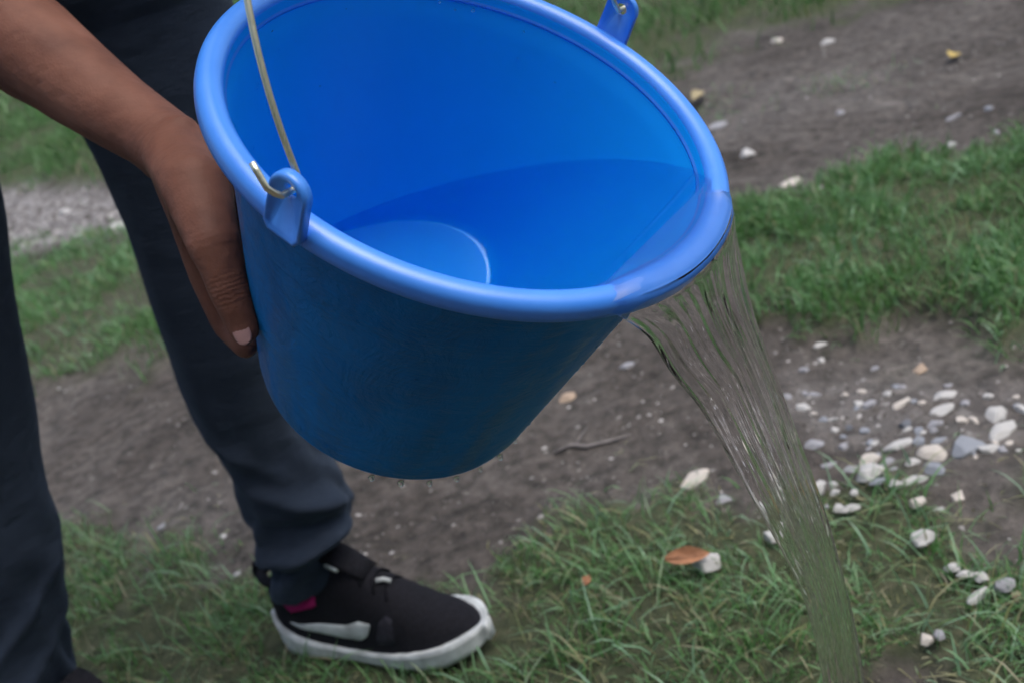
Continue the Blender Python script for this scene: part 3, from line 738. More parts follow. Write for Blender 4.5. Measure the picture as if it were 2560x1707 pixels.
def make_shoe(name, mat_world, label, group):
    t = empty(name); t.matrix_world = mat_world; tag(t, label, 'shoe', group)
    def part(nm, vf, m, par=None):
        o = mk(nm, vf[0], vf[1], m); o.parent = par or t; return o
    xs = np.unique(np.concatenate([np.linspace(0, 0.28, 44), np.array(SX)]))
    rings = []
    for x in xs:
        zt, n = stp(x), 36; r = []
        for k in range(n):                                     # right side bottom -> top -> left side bottom
            f = -1 + 2 * k / (n - 1); kk = 1 - abs(f)
            z = ZB + (zt - ZB) * (1 - (1 - kk) ** 1.6)
            y = upper_y(x, z) * (-1 if f < 0 else 1)
            crease = 0.0016 * math.exp(-((x - 0.185 - 0.02 * kk) / 0.004) ** 2) + 0.0014 * math.exp(-((x - 0.205 - 0.02 * kk) / 0.004) ** 2)
            r.append((x, y * (1 - crease * 12), z - crease * kk))
        rings.append(r)
    u = part('upper', loft(rings), M_BLACK)
    # sole
    rings = []
    for x in np.linspace(-0.004, 0.286, 60):
        xc = min(max(x, 0.0), 0.28); e = 0.0055
        w_ = sw(xc) + e
        if x < 0: w_ = 0.013
        if x > 0.28: w_ = 0.007
        z0, z1 = toes(xc), mids(xc)
        side = [(-1.0, z1), (-1.0, z1 * 0.72 + z0 * 0.28), (-0.985, z1 * 0.55 + z0 * 0.45), (-1.01, z1 * 0.35 + z0 * 0.65), (-0.97, z0 + 0.002), (-0.90, z0)]
        r = [(x, -0.82 * w_, z1 - 0.001)] + [(x, a * w_, z) for a, z in side] + [(x, -a * w_, z) for a, z in side[::-1]] + [(x, 0.82 * w_, z1 - 0.001)]
        rings.append(r)
    so = part('sole', loft(rings), M_WHITE)
    # conforming patches on the side that faces outward
    def patch(nm, outline, m, lift, par, side=-1, mirror=False):
        cx = sum(p[0] for p in outline) / len(outline); cz = sum(p[1] for p in outline) / len(outline)
        V, F = [], []; K = len(outline); steps = (0.0, 0.35, 0.7, 0.93, 1.0)
        for si, s in enumerate(steps):
            for (x, z) in outline:
                px, pz = cx + (x - cx) * s, cz + (z - cz) * s
                V.append((px, side * (upper_y(px, pz) + (lift if s < 0.95 else -0.0008)), pz))
        for si in range(len(steps) - 1):
            for k in range(K):
                k2 = (k + 1) % K; F.append((si * K + k, si * K + k2, (si + 1) * K + k2, (si + 1) * K + k))
        return part(nm, (V, F), m, par)
    def dense(pts, n=5):
        o = []
        for i in range(len(pts)):
            a, b = pts[i], pts[(i + 1) % len(pts)]
            o += [(a[0] + (b[0] - a[0]) * k / n, a[1] + (b[1] - a[1]) * k / n) for k in range(n)]
        return o
    def strip(nm, lo, hi, m, lift, par):                        # patch between two curves over x
        V, F = [], []; xs_ = np.linspace(lo[0][0], lo[-1][0], 30)
        for x in xs_:
            a = float(np.interp(x, [p[0] for p in lo], [p[1] for p in lo])); b = float(np.interp(x, [p[0] for p in hi], [p[1] for p in hi]))
            for j, f in enumerate((0, 0.06, 0.35, 0.65, 0.94, 1)):
                z = a + (b - a) * f; V.append((x, -(upper_y(x, z) + (lift if 0 < j < 5 else -0.001)), z))
        for i in range(29):
            for j in range(5):
                q = i * 6 + j; F.append((q, q + 6, q + 7, q + 1))
        return part(nm, (V, F), m, par)
    lg = strip('side_mark', [(0.036, 0.048), (0.050, 0.041), (0.085, 0.035), (0.11, 0.032), (0.135, 0.032), (0.147, 0.039), (0.156, 0.055)],
               [(0.036, 0.0488), (0.050, 0.047), (0.08, 0.051), (0.10, 0.051), (0.120, 0.052), (0.140, 0.060), (0.156, 0.0568)], M_WHITE, 0.0011, u)
    lg['label'] = 'white curved mark along the side of the shoe'
    pk = strip('heel_patch', [(0.030, 0.073), (0.042, 0.061), (0.078, 0.070), (0.084, 0.074)], [(0.030, 0.0755), (0.042, 0.081), (0.078, 0.091), (0.084, 0.082)], M_PINK, 0.0016, u)
    pk['label'] = 'magenta cloth patch below the trouser cuff'
    strip('toe_overlay', [(0.160, 0.030), (0.168, 0.030), (0.178, 0.032), (0.186, 0.034)], [(0.160, 0.040), (0.168, 0.060), (0.178, 0.068), (0.186, 0.062)], M_SUEDE, 0.0012, u)
    # collar roll, heel loop, tongue with label, laces
    cpts = []
    for k in range(40):
        a = 2 * math.pi * k / 40; x = 0.052 + 0.050 * math.cos(a); y = 0.026 * math.sin(a)
        cpts.append((x, y, 0.100 + 0.014 * (math.cos(a) > 0) * math.cos(a) + 0.004))
    V, F = tube(cpts + cpts[:2], 0.0065, 8); part('collar', (V, F), M_BLACK)
    hl_ = tube([(0.004, 0, 0.078), (-0.006, 0, 0.088), (-0.010, 0, 0.100), (-0.006, 0, 0.112), (0.004, 0, 0.114)], 0.0050, 10); part('heel_loop', hl_, M_BLACK)
    rings = []
    for x, z, w_ in ((0.100, 0.128, 0.015), (0.108, 0.133, 0.018), (0.120, 0.130, 0.019), (0.136, 0.119, 0.018), (0.154, 0.105, 0.016)):
        rings.append([(x + (0.004 * math.sin(a)), w_ * math.cos(a), z + 0.005 * math.sin(a)) for a in np.linspace(0, 2 * math.pi, 16, endpoint=False)])
    tg = part('tongue', loft(rings), M_BLACK)
    bx = []
    for x, z in ((0.1150, 0.1345), (0.1280, 0.1275)):
        bx.append([(x, -0.0205, z - 0.004), (x, -0.006, z + 0.0025), (x + 0.002, -0.006, z - 0.002), (x + 0.001, -0.0205, z - 0.008)])
    tl = part('tongue_label', loft(bx), M_WHITE, tg)
    for i, x in enumerate((0.150, 0.164, 0.178)):
        z = stp(x) + 0.002
        part('lace', tube([(x + 0.002, -0.020, z - 0.012), (x, -0.012, z - 0.002), (x - 0.001, 0, z + 0.002), (x, 0.012, z - 0.002), (x + 0.002, 0.020, z - 0.012)], 0.0016, 8), M_BLACK)
    part('lace_tip', tube([(0.168, -0.010, stp(0.168) + 0.004), (0.174, -0.004, stp(0.174) + 0.006), (0.180, -0.001, stp(0.180) + 0.005)], 0.0028, 8), M_WHITE)
    return t
def shoe_matrix(heel, toe, z=0.0):
    h, t_ = np.array(heel), np.array(toe); d = t_ - h; an = math.atan2(d[1], d[0])
    return Matrix.Translation((h[0], h[1], z)) @ Matrix.Rotation(an, 4, 'Z')
make_shoe('sneaker', shoe_matrix((-0.372, 1.075), (-0.126, 0.940), 0.004), 'black sneaker with white sole standing on the grass below the bucket', 'pair of sneakers')
make_shoe('sneaker', shoe_matrix((-0.655, 1.004), (-0.433, 0.839), 0.004), 'black sneaker cut off by the lower left edge of the picture', 'pair of sneakers')

# ------------------------------------------------------------------ grass
def blades(name, n, bounds, dens, hmin, hmax, wmin, wmax, mat, label, lean=0.9, tint=(0.0, 1.0), dry=0.08, clump=30, seed=1, ground_fn=gheight, segs=3):
    rng = np.random.default_rng(seed)
    x = rng.uniform(bounds[0], bounds[1], n); y = rng.uniform(bounds[2], bounds[3], n)
    d = dens(x, y) * (0.10 + 0.95 * sstep(0.30, 0.58, fbm(x, y, clump * 0.55, seed + 3, 3)))
    k = rng.random(n) < d; x, y = x[k], y[k]; n = len(x)
    z = ground_fn(x, y) - 0.003
    tuft = fbm(x, y, clump * 0.8, seed + 9, 2)
    h = (hmin + (hmax - hmin) * rng.random(n) ** 1.7) * (0.55 + 0.9 * tuft)
    wd = rng.uniform(wmin, wmax, n) * (0.6 + 0.4 * np.minimum(1, h / hmax * 2))
    an = rng.uniform(0, 6.283, n) * 0.85 + fbm(x, y, clump * 0.5, seed + 5, 2) * 4
    ln = (0.25 + lean * rng.random(n)) ; cu = rng.uniform(0.1, 1.0, n)
    dx, dy = np.cos(an), np.sin(an); tw = rng.uniform(-1.2, 1.2, n) + an + 1.57
    sx, sy = np.cos(tw), np.sin(tw)
    ts = np.linspace(0, 1, segs + 1); V = np.zeros((n, 2 * segs + 1, 3), np.float32)
    for i, t in enumerate(ts):
        bend = ln * (t * 0.55 + cu * 0.75 * t * t); r = np.sqrt(1 + bend ** 2)
        cx, cy = x + dx * h * bend * 0.8, y + dy * h * bend * 0.8; cz = z + h * t / (1 + 0.55 * bend * bend * 0.9)
        wi = wd * (1 - t ** 1.8) * 0.5 * (0.75 + 0.5 * t)
        if i < segs:
            V[:, 2 * i] = np.stack([cx - sx * wi, cy - sy * wi, cz], 1); V[:, 2 * i + 1] = np.stack([cx + sx * wi, cy + sy * wi, cz], 1)
        else:
            V[:, 2 * i] = np.stack([cx, cy, cz], 1)
    base = (np.arange(n) * (2 * segs + 1))[:, None]; T = []
    for i in range(segs - 1):
        T += [[2 * i, 2 * i + 1, 2 * i + 3], [2 * i, 2 * i + 3, 2 * i + 2]]
    T += [[2 * segs - 2, 2 * segs - 1, 2 * segs]]
    Tr = (base[:, None, :] + np.array(T)[None]).reshape(-1, 3)
    o = raw(name, V.reshape(-1, 3), Tr, 3, mat)
    ti = tint[0] + (tint[1] - tint[0]) * np.clip(0.55 * rng.random(n) + 0.35 * fbm(x, y, 6, seed + 13, 3), 0, 0.8)
    ti = np.where(rng.random(n) < dry, rng.uniform(0.82, 1.0, n), ti)
    vattr(o, 'tint', np.repeat(ti, 2 * segs + 1))
    tag(o, label, 'grass', None, 'stuff'); return o
def away_from_feet(x, y):
    f = np.ones_like(x)
    for (hx, hy), (tx, ty) in (((-0.372, 1.075), (-0.126, 0.940)), ((-0.655, 1.004), (-0.433, 0.839))):
        dx, dy = tx - hx, ty - hy; t = np.clip(((x - hx) * dx + (y - hy) * dy) / (dx * dx + dy * dy), 0, 1)
        f = f * sstep(0.030, 0.047, np.hypot(x - hx - t * dx, y - hy - t * dy))
    return f
cF = lambda x, y: cover(x, y)[0] * away_from_feet(x, y)
cR = lambda x, y: cover(x, y)[1]
cL = lambda x, y: cover(x, y)[2]
cFar = lambda x, y: cover(x, y)[3]
blades('grass', 100000, (-1.1, 0.95, 0.45, 1.65), cF, 0.010, 0.050, 0.0013, 0.0032, G_FRONT, 'trampled green grass along the bottom of the picture under the shoe and stream', 1.5, (0.10, 1.0), 0.20, 34, 1)
blades('grass', 26000, (-1.1, 0.95, 0.45, 1.70), lambda x, y: np.clip(soft(x, y, PATCH_FRONT, 0.10) * 0.9, 0, 1) * away_from_feet(x, y), 0.006, 0.020, 0.0014, 0.0030, G_FRONT, 'dry straw and dead blades lying flat in the front turf', 3.2, (0.8, 1.0), 0.75, 26, 12)
blades('grass', 5200, (-1.1, 0.95, 0.45, 1.60), cF, 0.040, 0.078, 0.0020, 0.0042, G_FRONT, 'long bent grass blades standing out of the front turf', 1.6, (0.45, 1.05), 0.15, 20, 2)
blades('grass', 110000, (0.30, 2.0, 1.05, 2.6), cR, 0.015, 0.062, 0.0018, 0.0046, G_FRONT, 'thick raised patch of green grass right of the bucket', 1.2, (0.08, 1.0), 0.07, 22, 3)
blades('grass', 60000, (-2.6, -0.3, 1.7, 4.4), cL, 0.018, 0.070, 0.003, 0.0065, G_FRONT, 'short worn grass behind the legs at the left', 1.2, (0.1, 0.95), 0.08, 14, 4)
blades('grass', 90000, (-6.5, 5.0, 2.9, 9.5), cFar, 0.04, 0.14, 0.004, 0.010, G_FRONT, 'dark green grass beyond the dirt track', 1.1, (-0.1, 0.75), 0.03, 6, 5)
blades('grass', 45000, (-14, 10, 8, 26), cFar, 0.08, 0.25, 0.010, 0.03, G_FRONT, 'distant meadow grass at the top of the picture', 1.0, (0.0, 0.7), 0.03, 3, 6)
def sparse(x, y):
    f, r, l, fa = cover(x, y)
    v = soft(x, y, VERGE, 0.05)
    return np.clip(v * 0.9 + 0.05 * sstep(0.52, 0.66, fbm(x, y, 5, 77, 3)) * (1 - np.maximum.reduce([f, r, l, fa])), 0, 1) * away_from_feet(x, y)
blades('grass', 60000, (-1.6, 2.2, 0.7, 4.0), sparse, 0.010, 0.045, 0.0016, 0.0035, G_FRONT, 'thin scattered tufts of pale grass on the bare dirt', 1.5, (0.35, 1.0), 0.35, 16, 7)

# ------------------------------------------------------------------ stones
STONE = {'white': mat_stone('white_stone', (0.54, 0.53, 0.51)), 'cream': mat_stone('cream_stone', (0.60, 0.55, 0.49)), 'grey': mat_stone('grey_stone', (0.34, 0.34, 0.36)),
         'blue': mat_stone('blue_grey_stone', (0.29, 0.31, 0.345)), 'dark': mat_stone('dark_stone', (0.15, 0.16, 0.18)), 'tan': mat_stone('tan_stone', (0.45, 0.34, 0.25))}
def stone_mesh(seed, ang=0.0):
    bm = bmesh.new(); bmesh.ops.create_icosphere(bm, subdivisions=3, radius=1.25)
    rng = random.Random(seed * 7 + 3)
    planes = [(Vector((0.05, 0.02, 1)).normalized(), rng.uniform(0.75, 0.95))]
    k = rng.choice((4, 5, 5, 6)); a0 = rng.uniform(0, 6.28)
    for i in range(k):
        a = a0 + 6.283 * i / k + rng.uniform(-0.35, 0.35)
        planes.append((Vector((math.cos(a), math.sin(a), rng.uniform(-0.1, 0.45))).normalized(), rng.uniform(0.52, 0.92)))
    for _ in range(3):
        planes.append((Vector((rng.uniform(-1, 1), rng.uniform(-1, 1), rng.uniform(0.2, 0.9))).normalized(), rng.uniform(0.55, 0.85)))
    for v in bm.verts:
        c = v.co.copy()
        for _ in range(2):
            for n_, d_ in planes:
                e = c.dot(n_) - d_
                if e > 0: c -= n_ * e
        c *= 1 + 0.07 * mnoise.noise(c * 2.3 + Vector((seed * 3.1, 0, 0)))
        v.co = c
    mx_ = max(max(abs(v.co.x), abs(v.co.y)) for v in bm.verts)
    for v in bm.verts: v.co /= mx_
    for e in bm.edges:
        if e.calc_face_angle(0) > 0.45: e.smooth = False
    me = bpy.data.meshes.new('stone'); bm.to_mesh(me); bm.free()
    me.polygons.foreach_set('use_smooth', [True] * len(me.polygons)); return me
STONE_MESHES = [stone_mesh(i) for i in range(22)]
sidx = [0]
def stone(x, y, wpx, hpx, tone, label, group=None, ang=0.0, name='stone'):
    """photo place and size of one stone -> a stone lying on the ground there"""
    p = gnd(x, y + hpx * 0.2, 0.006); p[2] = float(gheight(np.array([p[0]]), np.array([p[1]]))[0])
    d = (p - EYE) @ FWD; s = d / FPX
    cr_, cf_, cl_, cfa_ = [float(k[0]) for k in cover(np.array([p[0]]), np.array([p[1]]))]
    me = STONE_MESHES[sidx[0] % 22].copy(); sidx[0] += 1
    me.materials.append(STONE[tone])
    o = bpy.data.objects.new(name, me); col.objects.link(o)
    rx = wpx * s / 2; ry = max(rx * 0.55, hpx * s / 2 * 1.15); rz = max(min(rx, ry) * 0.42, hpx * s / 2 * 0.55)
    o.scale = (rx * 1.32, ry * 1.26, rz * 1.15); o.rotation_euler = (random.uniform(-.15, .15), random.uniform(-.15, .15), ROLL * 0.8 + ang + random.uniform(-0.15, 0.15))
    lift = 0.35 * rz + (0.012 if max(cr_, cf_) > 0.5 else 0)
    o.location = (p[0], p[1], p[2] + lift)
    tag(o, label, 'stone', group)
Z8 = lambda x, y: (1900 + x / 1.8303, 850 + y / 1.8303)
k8 = 1 / 1.8303
def s8(x, y, w_, h_, tone, label, group=None, ang=0.0):
    X, Y = Z8(x, y); stone(X, Y, w_ * k8, h_ * k8, tone, label, group, ang)
G1, G2 = 'stones in the gravel patch right of the stream', 'small pebbles scattered on the dirt'
s8(497, 608, 135, 90, 'white', 'large square white stone at the grass edge right of the stream', G1)
s8(492, 505, 92, 60, 'cream', 'rounded cream stone just above the large square white stone', G1)
s8(628, 455, 130, 44, 'white', 'long flat white stone in the middle of the gravel patch', G1)
s8(790, 495, 115, 88, 'cream', 'cream three-cornered stone below the grey stones of the gravel patch', G1, 0.3)
s8(945, 455, 160, 90, 'blue', 'largest blue-grey stone in the gravel patch', G1, 0.3)
s8(1080, 305, 135, 80, 'white', 'egg-shaped white stone at the right end of the gravel patch', G1, 0.6)
s8(1105, 378, 160, 62, 'white', 'long pale stone lying below the egg-shaped white stone', G1, 0.3)
s8(845, 243, 115, 52, 'white', 'topmost white stone of the gravel patch', G1)
s8(832, 306, 125, 54, 'white', 'flat white stone just below the topmost white stone', G1, 0.1)
s8(648, 287, 82, 50, 'cream', 'cream pebble left of the topmost white stones', G1)
s8(505, 282, 78, 42, 'grey', 'grey pebble on bare dirt left of the cream pebble', G1)
s8(800, 372, 85, 46, 'grey', 'grey oval stone under the two flat white stones', G1)
s8(720, 440, 60, 50, 'blue', 'small bluish stone touching the long flat white stone', G1)
s8(818, 437, 66, 36, 'blue', 'bluish pebble above the three-cornered cream stone', G1)
s8(668, 375, 62, 48, 'dark', 'dark slate pebble in the middle of the gravel patch', G1)
s8(725, 400, 58, 40, 'blue', 'blue-grey pebble right of the dark slate pebble', G1)
s8(920, 345, 52, 44, 'cream', 'cream pebble left of the egg-shaped white stone', G1)
s8(977, 340, 36, 52, 'cream', 'narrow upright cream pebble by the egg-shaped white stone', G1)
s8(1040, 470, 85, 62, 'white', 'pale stone at the grass edge right of the largest blue-grey stone', G1)
s8(1105, 475, 50, 40, 'grey', 'small grey stone half hidden by grass at the right of the gravel patch', G1)
s8(1198, 295, 40, 50, 'white', 'white stone cut by the right edge of the picture', G1)
s8(700, 618, 105, 52, 'white', 'flat white stone right of the large square white stone', G1, -0.2)
s8(695, 545, 78, 40, 'white', 'small white stone left of the three-cornered cream stone', G1)
s8(575, 528, 72, 34, 'grey', 'grey sliver of stone right of the rounded cream stone', G1)
s8(540, 660, 80, 36, 'blue', 'blue-grey stone below the large square white stone', G1)
s8(800, 565, 75, 70, 'blue', 'blue-grey stone below the three-cornered cream stone', G1)
s8(622, 672, 52, 36, 'white', 'small white pebble on the grass edge below the gravel patch', G1)
s8(605, 575, 60, 30, 'grey', 'thin grey stone right of the large square white stone', G1)
s8(240, 438, 82, 66, 'grey', 'pale grey stone close to the stream on bare dirt', G1)
s8(205, 308, 56, 52, 'white', 'white pebble nearest the upper stream', G1, 0.7)
s8(128, 262, 44, 40, 'grey', 'bluish pebble touching the edge of the stream', G1)
s8(275, 700, 62, 72, 'white', 'white upright stone beside the lower stream', G1, 0.5)
s8(340, 670, 42, 38, 'white', 'small white pebble right of the upright stone by the stream', G1)
s8(350, 722, 44, 34, 'white', 'small white pebble just below its twin by the stream', G1)
s8(430, 706, 40, 38, 'white', 'round white pebble left of the grass edge by the stream', G1)
s8(408, 540, 58, 48, 'grey', 'grey pebble left of the rounded cream stone', G1)
s8(500, 440, 46, 32, 'blue', 'small bluish pebble above the rounded cream stone', G1)
s8(405, 378, 40, 34, 'dark', 'dark green-grey pebble on the dirt right of the stream', G1)
s8(475, 388, 46, 36, 'blue', 'bluish pebble right of the dark green-grey pebble', G1)
s8(385, 450, 60, 36, 'grey', 'flat grey pebble left of the bluish pebbles', G1)
s8(305, 530, 70, 34, 'grey', 'dusty grey stone half sunk in the dirt by the stream', G1)
s8(900, 676, 70, 48, 'cream', 'pinkish cream stone lying alone in the right turf', G1)
s8(725, 752, 70, 40, 'cream', 'cream stone half buried in the turf below the gravel patch', G1)
s8(805, 740, 54, 28, 'white', 'thin white stone half buried in the turf below the gravel patch', G1)
s8(415, 790, 96, 44, 'white', 'long white stone among the grass blades right of the stream', G1, -0.3)
s8(365, 795, 44, 34, 'white', 'white pebble at the left end of the long stone in the grass', G1)
s8(300, 800, 40, 28, 'grey', 'grey pebble under the edge of the stream', G1)
s8(752, 905, 78, 84, 'white', 'bright white jagged stone standing in the right turf', G1, 0.9)
s8(735, 940, 44, 44, 'white', 'small white chip at the foot of the bright jagged stone', G1)
s8(880, 1050, 72, 50, 'white', 'leftmost white stone of the row at the lower right', G1, -0.6)
s8(945, 1080, 70, 38, 'white', 'second white stone of the row at the lower right', G1, -0.3)
s8(1018, 1090, 66, 50, 'white', 'angular white stone of the row at the lower right', G1, 0.6)
s8(1120, 1115, 100, 66, 'grey', 'large grey stone at the right end of the lower row', G1)
s8(1000, 1165, 115, 48, 'white', 'long pale stone below the row at the lower right', G1, 0.2)
s8(1175, 1168, 50, 26, 'tan', 'tan chip at the right end of the lower row', G1)
s8(770, 1370, 64, 56, 'cream', 'cream stone in the bare spot near the bottom right', G1)
s8(818, 1355, 50, 50, 'grey', 'grey stone touching the cream one near the bottom right', G1)
s8(280, 18, 62, 40, 'white', 'white pebble below the raised grass patch', G2)
s8(282, 86, 34, 34, 'white', 'small white pebble on the dirt under the raised grass patch', G2)
s8(525, 118, 46, 30, 'grey', 'greenish grey pebble on the dirt below the raised grass', G2)
s8(200, 132, 44, 30, 'grey', 'grey pebble on the dirt between stream and raised grass', G2)
s8(625, 210, 40, 30, 'blue', 'bluish pebble alone above the gravel patch', G2)
s8(860, 195, 50, 28, 'grey', 'grey pebble above the topmost white stone', G2)
s8(730, 125, 90, 20, 'tan', 'thin tan splinter of stone on the dirt below the raised grass', G2, 0.4)
s8(62, 930, 50, 56, 'white', 'white stone left of the stream in the turf', G2)
F1 = lambda X, Y, a, b, t_, l, g=G2, an=0: stone(X * 1.0884, Y * 1.0884, a * 1.0884, b * 1.0884, t_, l, g, an)
F1(1598, 1092, 72, 40, 'cream', 'large cream stone on the dirt left of the stream', G2, 0.5)
F1(1660, 1135, 40, 34, 'grey', 'pale stone at the turf edge left of the stream')
F1(1628, 1308, 40, 48, 'white', 'white shell-like stone touching the brown leaf', G2, 0.8)
F1(1437, 827, 32, 20, 'grey', 'pale bluish pebble right of the bucket base')
F1(1302, 893, 40, 24, 'tan', 'pinkish tan stone just past the bucket base')
F1(1716, 343, 30, 24, 'white', 'white pebble on the track right of the bucket rim')
F1(1722, 1002, 20, 20, 'white', 'white chip seen at the left edge of the stream')
F1(1900, 90, 30, 24, 'white', 'pale round stone at the far edge of the track')
F1(1785, 92, 26, 22, 'cream', 'dull stone left of the pale round one at the far edge')
F1(1930, 248, 22, 18, 'grey', 'grey pebble in the middle of the track')
F1(2188, 257, 34, 18, 'grey', 'flat bluish stone on the far right of the track')
F1(2272, 240, 22, 18, 'blue', 'small blue-grey pebble beside the flat bluish stone')
F1(2188, 318, 22, 20, 'white', 'pinkish white pebble above the raised grass patch')
F1(2285, 297, 18, 16, 'grey', 'faint grey pebble at the right of the track')
F1(1648, 282, 40, 28, 'grey', 'grey stone against the right side of the bucket rim')
F1(1812, 412, 60, 24, 'cream', 'flat cream stone on the track above the raised grass')
F1(1885, 436, 22, 14, 'white', 'small white pebble at the top of the raised grass')
F1(150, 480, 28, 18, 'white', 'white stone in the gravel behind the legs')
F1(272, 517, 40, 24, 'white', 'pinkish white stone against the trouser leg in the gravel', G2)
F1(180, 535, 24, 16, 'white', 'white pebble at the near edge of the gravel behind the legs')
F1(388, 1240, 22, 16, 'grey', 'pale pebble on the dirt between the two legs')
F1(517, 1238, 16, 14, 'white', 'tiny white pebble close to the trouser cuff')
F1(560, 1346, 14, 12, 'white', 'tiny white pebble behind the heel of the sneaker')
crng = random.Random(404)
GX0 = [(2010 + crng.random() * 540, 965 + crng.random() * 190) for _ in range(34)]
for X, Y in GX0:
    stone(X, Y, crng.uniform(14, 30), crng.uniform(9, 18), crng.choice(('white', 'grey', 'white', 'blue', 'cream')), 'small chip of stone lying between the larger stones of the gravel patch', 'loose chips in the gravel patch', crng.uniform(-0.8, 0.8), 'stone_chip')
# grit too small to count: one object
def grit(name, n, bounds, dens, smin, smax, label, seed, tone=(0.3, 0.3, 0.3)):
    rng = np.random.default_rng(seed)
    x = rng.uniform(bounds[0], bounds[1], n); y = rng.uniform(bounds[2], bounds[3], n); k = rng.random(n) < dens(x, y); x, y = x[k], y[k]; n = len(x)
    z = gheight(x, y); s = smin + (smax - smin) * rng.random(n) ** 2.5
    oct_ = np.array([(1, 0, 0), (0.3, 0.95, 0), (-0.8, 0.55, 0), (-0.75, -0.6, 0), (0.35, -0.9, 0), (0.1, 0.05, 0.75)], float)
    T = np.array([(0, 1, 5), (1, 2, 5), (2, 3, 5), (3, 4, 5), (4, 0, 5)])
    an = rng.uniform(0, 6.28, n); c, si = np.cos(an), np.sin(an); V = np.zeros((n, 6, 3), np.float32)
    jit = 1 + rng.uniform(-0.3, 0.3, (n, 6))
    for i in range(6):
        px, py = oct_[i, 0] * jit[:, i], oct_[i, 1] * jit[:, i] * 0.75
        V[:, i, 0] = x + (px * c - py * si) * s; V[:, i, 1] = y + (px * si + py * c) * s; V[:, i, 2] = z - 0.15 * s + oct_[i, 2] * s * rng.uniform(0.6, 1.1, n)
    o = raw(name, V.reshape(-1, 3), (np.arange(n)[:, None, None] * 6 + T[None]).reshape(-1, 3), 3, M_GRIT)
    vattr(o, 'tint', np.repeat(np.clip(rng.random(n), 0, 1), 6)); tag(o, label, 'gravel', None, 'stuff')
mg, tg_, bg_ = newmat('grit'); a_ = N(tg_, 'ShaderNodeAttribute', attribute_name='tint')
L(tg_, ramp(tg_, a_.outputs['Fac'], [(0.0, (0.045, 0.040, 0.035)), (0.45, (0.10, 0.088, 0.078)), (0.75, (0.17, 0.155, 0.14)), (0.93, (0.28, 0.27, 0.26)), (1.0, (0.50, 0.48, 0.46))]), bg_.inputs['Base Color']); bg_.inputs['Roughness'].default_value = 0.85
M_GRIT = mg
bare = lambda x, y: 1 - np.maximum.reduce(cover(x, y)[:4])
grit('gravel', 42000, (-1.3, 1.6, 0.8, 2.6), lambda x, y: bare(x, y) * (0.15 + 0.4 * (fbm(x, y, 4, 91, 3) > 0.42)), 0.0012, 0.0065, 'fine grit scattered over the bare dirt', 51)
grit('gravel', 5000, (0.15, 0.85, 0.9, 1.5), lambda x, y: soft(x, y, GRAVEL2, 0.05) * 0.45, 0.002, 0.008, 'small grit between the white stones right of the stream', 52)
grit('gravel', 22000, (-4, -0.3, 2.9, 6.0), lambda x, y: soft(x, y, GRAVEL, 0.10) * 0.8, 0.006, 0.022, 'pale gravel band behind the legs at the left', 53)
grit('gravel', 9000, (0.2, 3.5, 2.0, 5.5), lambda x, y: bare(x, y) * 0.3 * (fbm(x, y, 3, 92, 3) > 0.5), 0.003, 0.012, 'loose grit on the far dirt track', 54)

# ------------------------------------------------------------------ leaves, twig, flower
def leaf_mesh(name, ln, wd, curl, mat, droop=0.2):
    V, F = [], []; nu, nv = 9, 17
    for layer in (0, 1):
        for i in range(nv):
            t = i / (nv - 1); ww = wd * math.sin(math.pi * min(1, t * 0.97 + 0.03)) ** 0.75 * (1 - 0.25 * t)
            for j in range(nu):
                s = -1 + 2 * j / (nu - 1)
                z = curl * abs(s) ** 1.6 * ww * 1.2 + droop * ln * (t - 0.5) ** 2 + 0.04 * wd * math.sin(9 * t + 3 * s) - (0.0006 if layer else 0)
                V.append((ln * (t - 0.5), s * ww * (1 - 0.15 * curl), z))
    for i in range(nv - 1):
        for j in range(nu - 1):
            q = i * nu + j; o = nu * nv; F.append((q, q + nu, q + nu + 1, q + 1)); F.append((o + q, o + q + 1, o + q + nu + 1, o + q + nu))
    return V, F
M_LEAF = mat_simple('dry_leaf', (0.36, 0.175, 0.09), 0.7, 70, 0.3, 0.4, 0.002); M_LEAFP = mat_simple('pale_leaf', (0.42, 0.36, 0.22), 0.7, 60, 0.25, 0.3); M_LEAFY = mat_simple('yellow_leaf', (0.55, 0.42, 0.13), 0.6, 60, 0.2, 0.2)
def leaf(X, Y, ln, wd, curl, mat, rz, rx, label, lift=0.012):
    p = gnd(X, Y); z = float(gheight(np.array([p[0]]), np.array([p[1]]))[0])
    t = empty('fallen_leaf', (p[0], p[1], z + lift)); tag(t, label, 'leaf', 'fallen leaves')
    t.rotation_euler = (rx, 0.1, rz)
    o = mk('blade', *leaf_mesh('blade', ln, wd, curl, mat), mat); o.parent = t
    st = mk('stalk', *tube([(-ln * 0.5, 0, 0.05 * ln), (-ln * 0.2, 0, 0.004), (ln * 0.2, 0, 0.004), (ln * 0.49, 0, 0.05 * ln)], [0.0012, 0.0009, 0.0006, 0.0003], 6), mat); st.parent = t
leaf(1737, 1458, 0.050, 0.0125, 0.5, M_LEAF, R_(-8), 0.55, 'brown dry leaf lying on the turf left of the stream', 0.030)
leaf(1748, 262, 0.125, 0.022, 0.8, M_LEAFP, R_(62), 0.3, 'pale curled leaf behind the right rim of the bucket', 0.02)
leaf(2384, 146, 0.055, 0.020, 0.5, M_LEAFY, R_(50), 0.3, 'yellow leaf lying on the dirt track at the upper right', 0.012)
leaf(1485, 1512, 0.020, 0.006, 0.5, M_LEAF, R_(60), 0.4, 'small brown leaf scrap in the turf below the brown leaf', 0.025)
M_TWIG = mat_simple('grey_twig', (0.21, 0.19, 0.18), 0.85, 90, 0.3, 0.5)
def ground_tube(pts, r, lift=0.004):
    P = []
    for x, y in pts:
        p = gnd(x, y); P.append((p[0], p[1], float(gheight(np.array([p[0]]), np.array([p[1]]))[0]) + lift))
    return tube(P, r, 7)
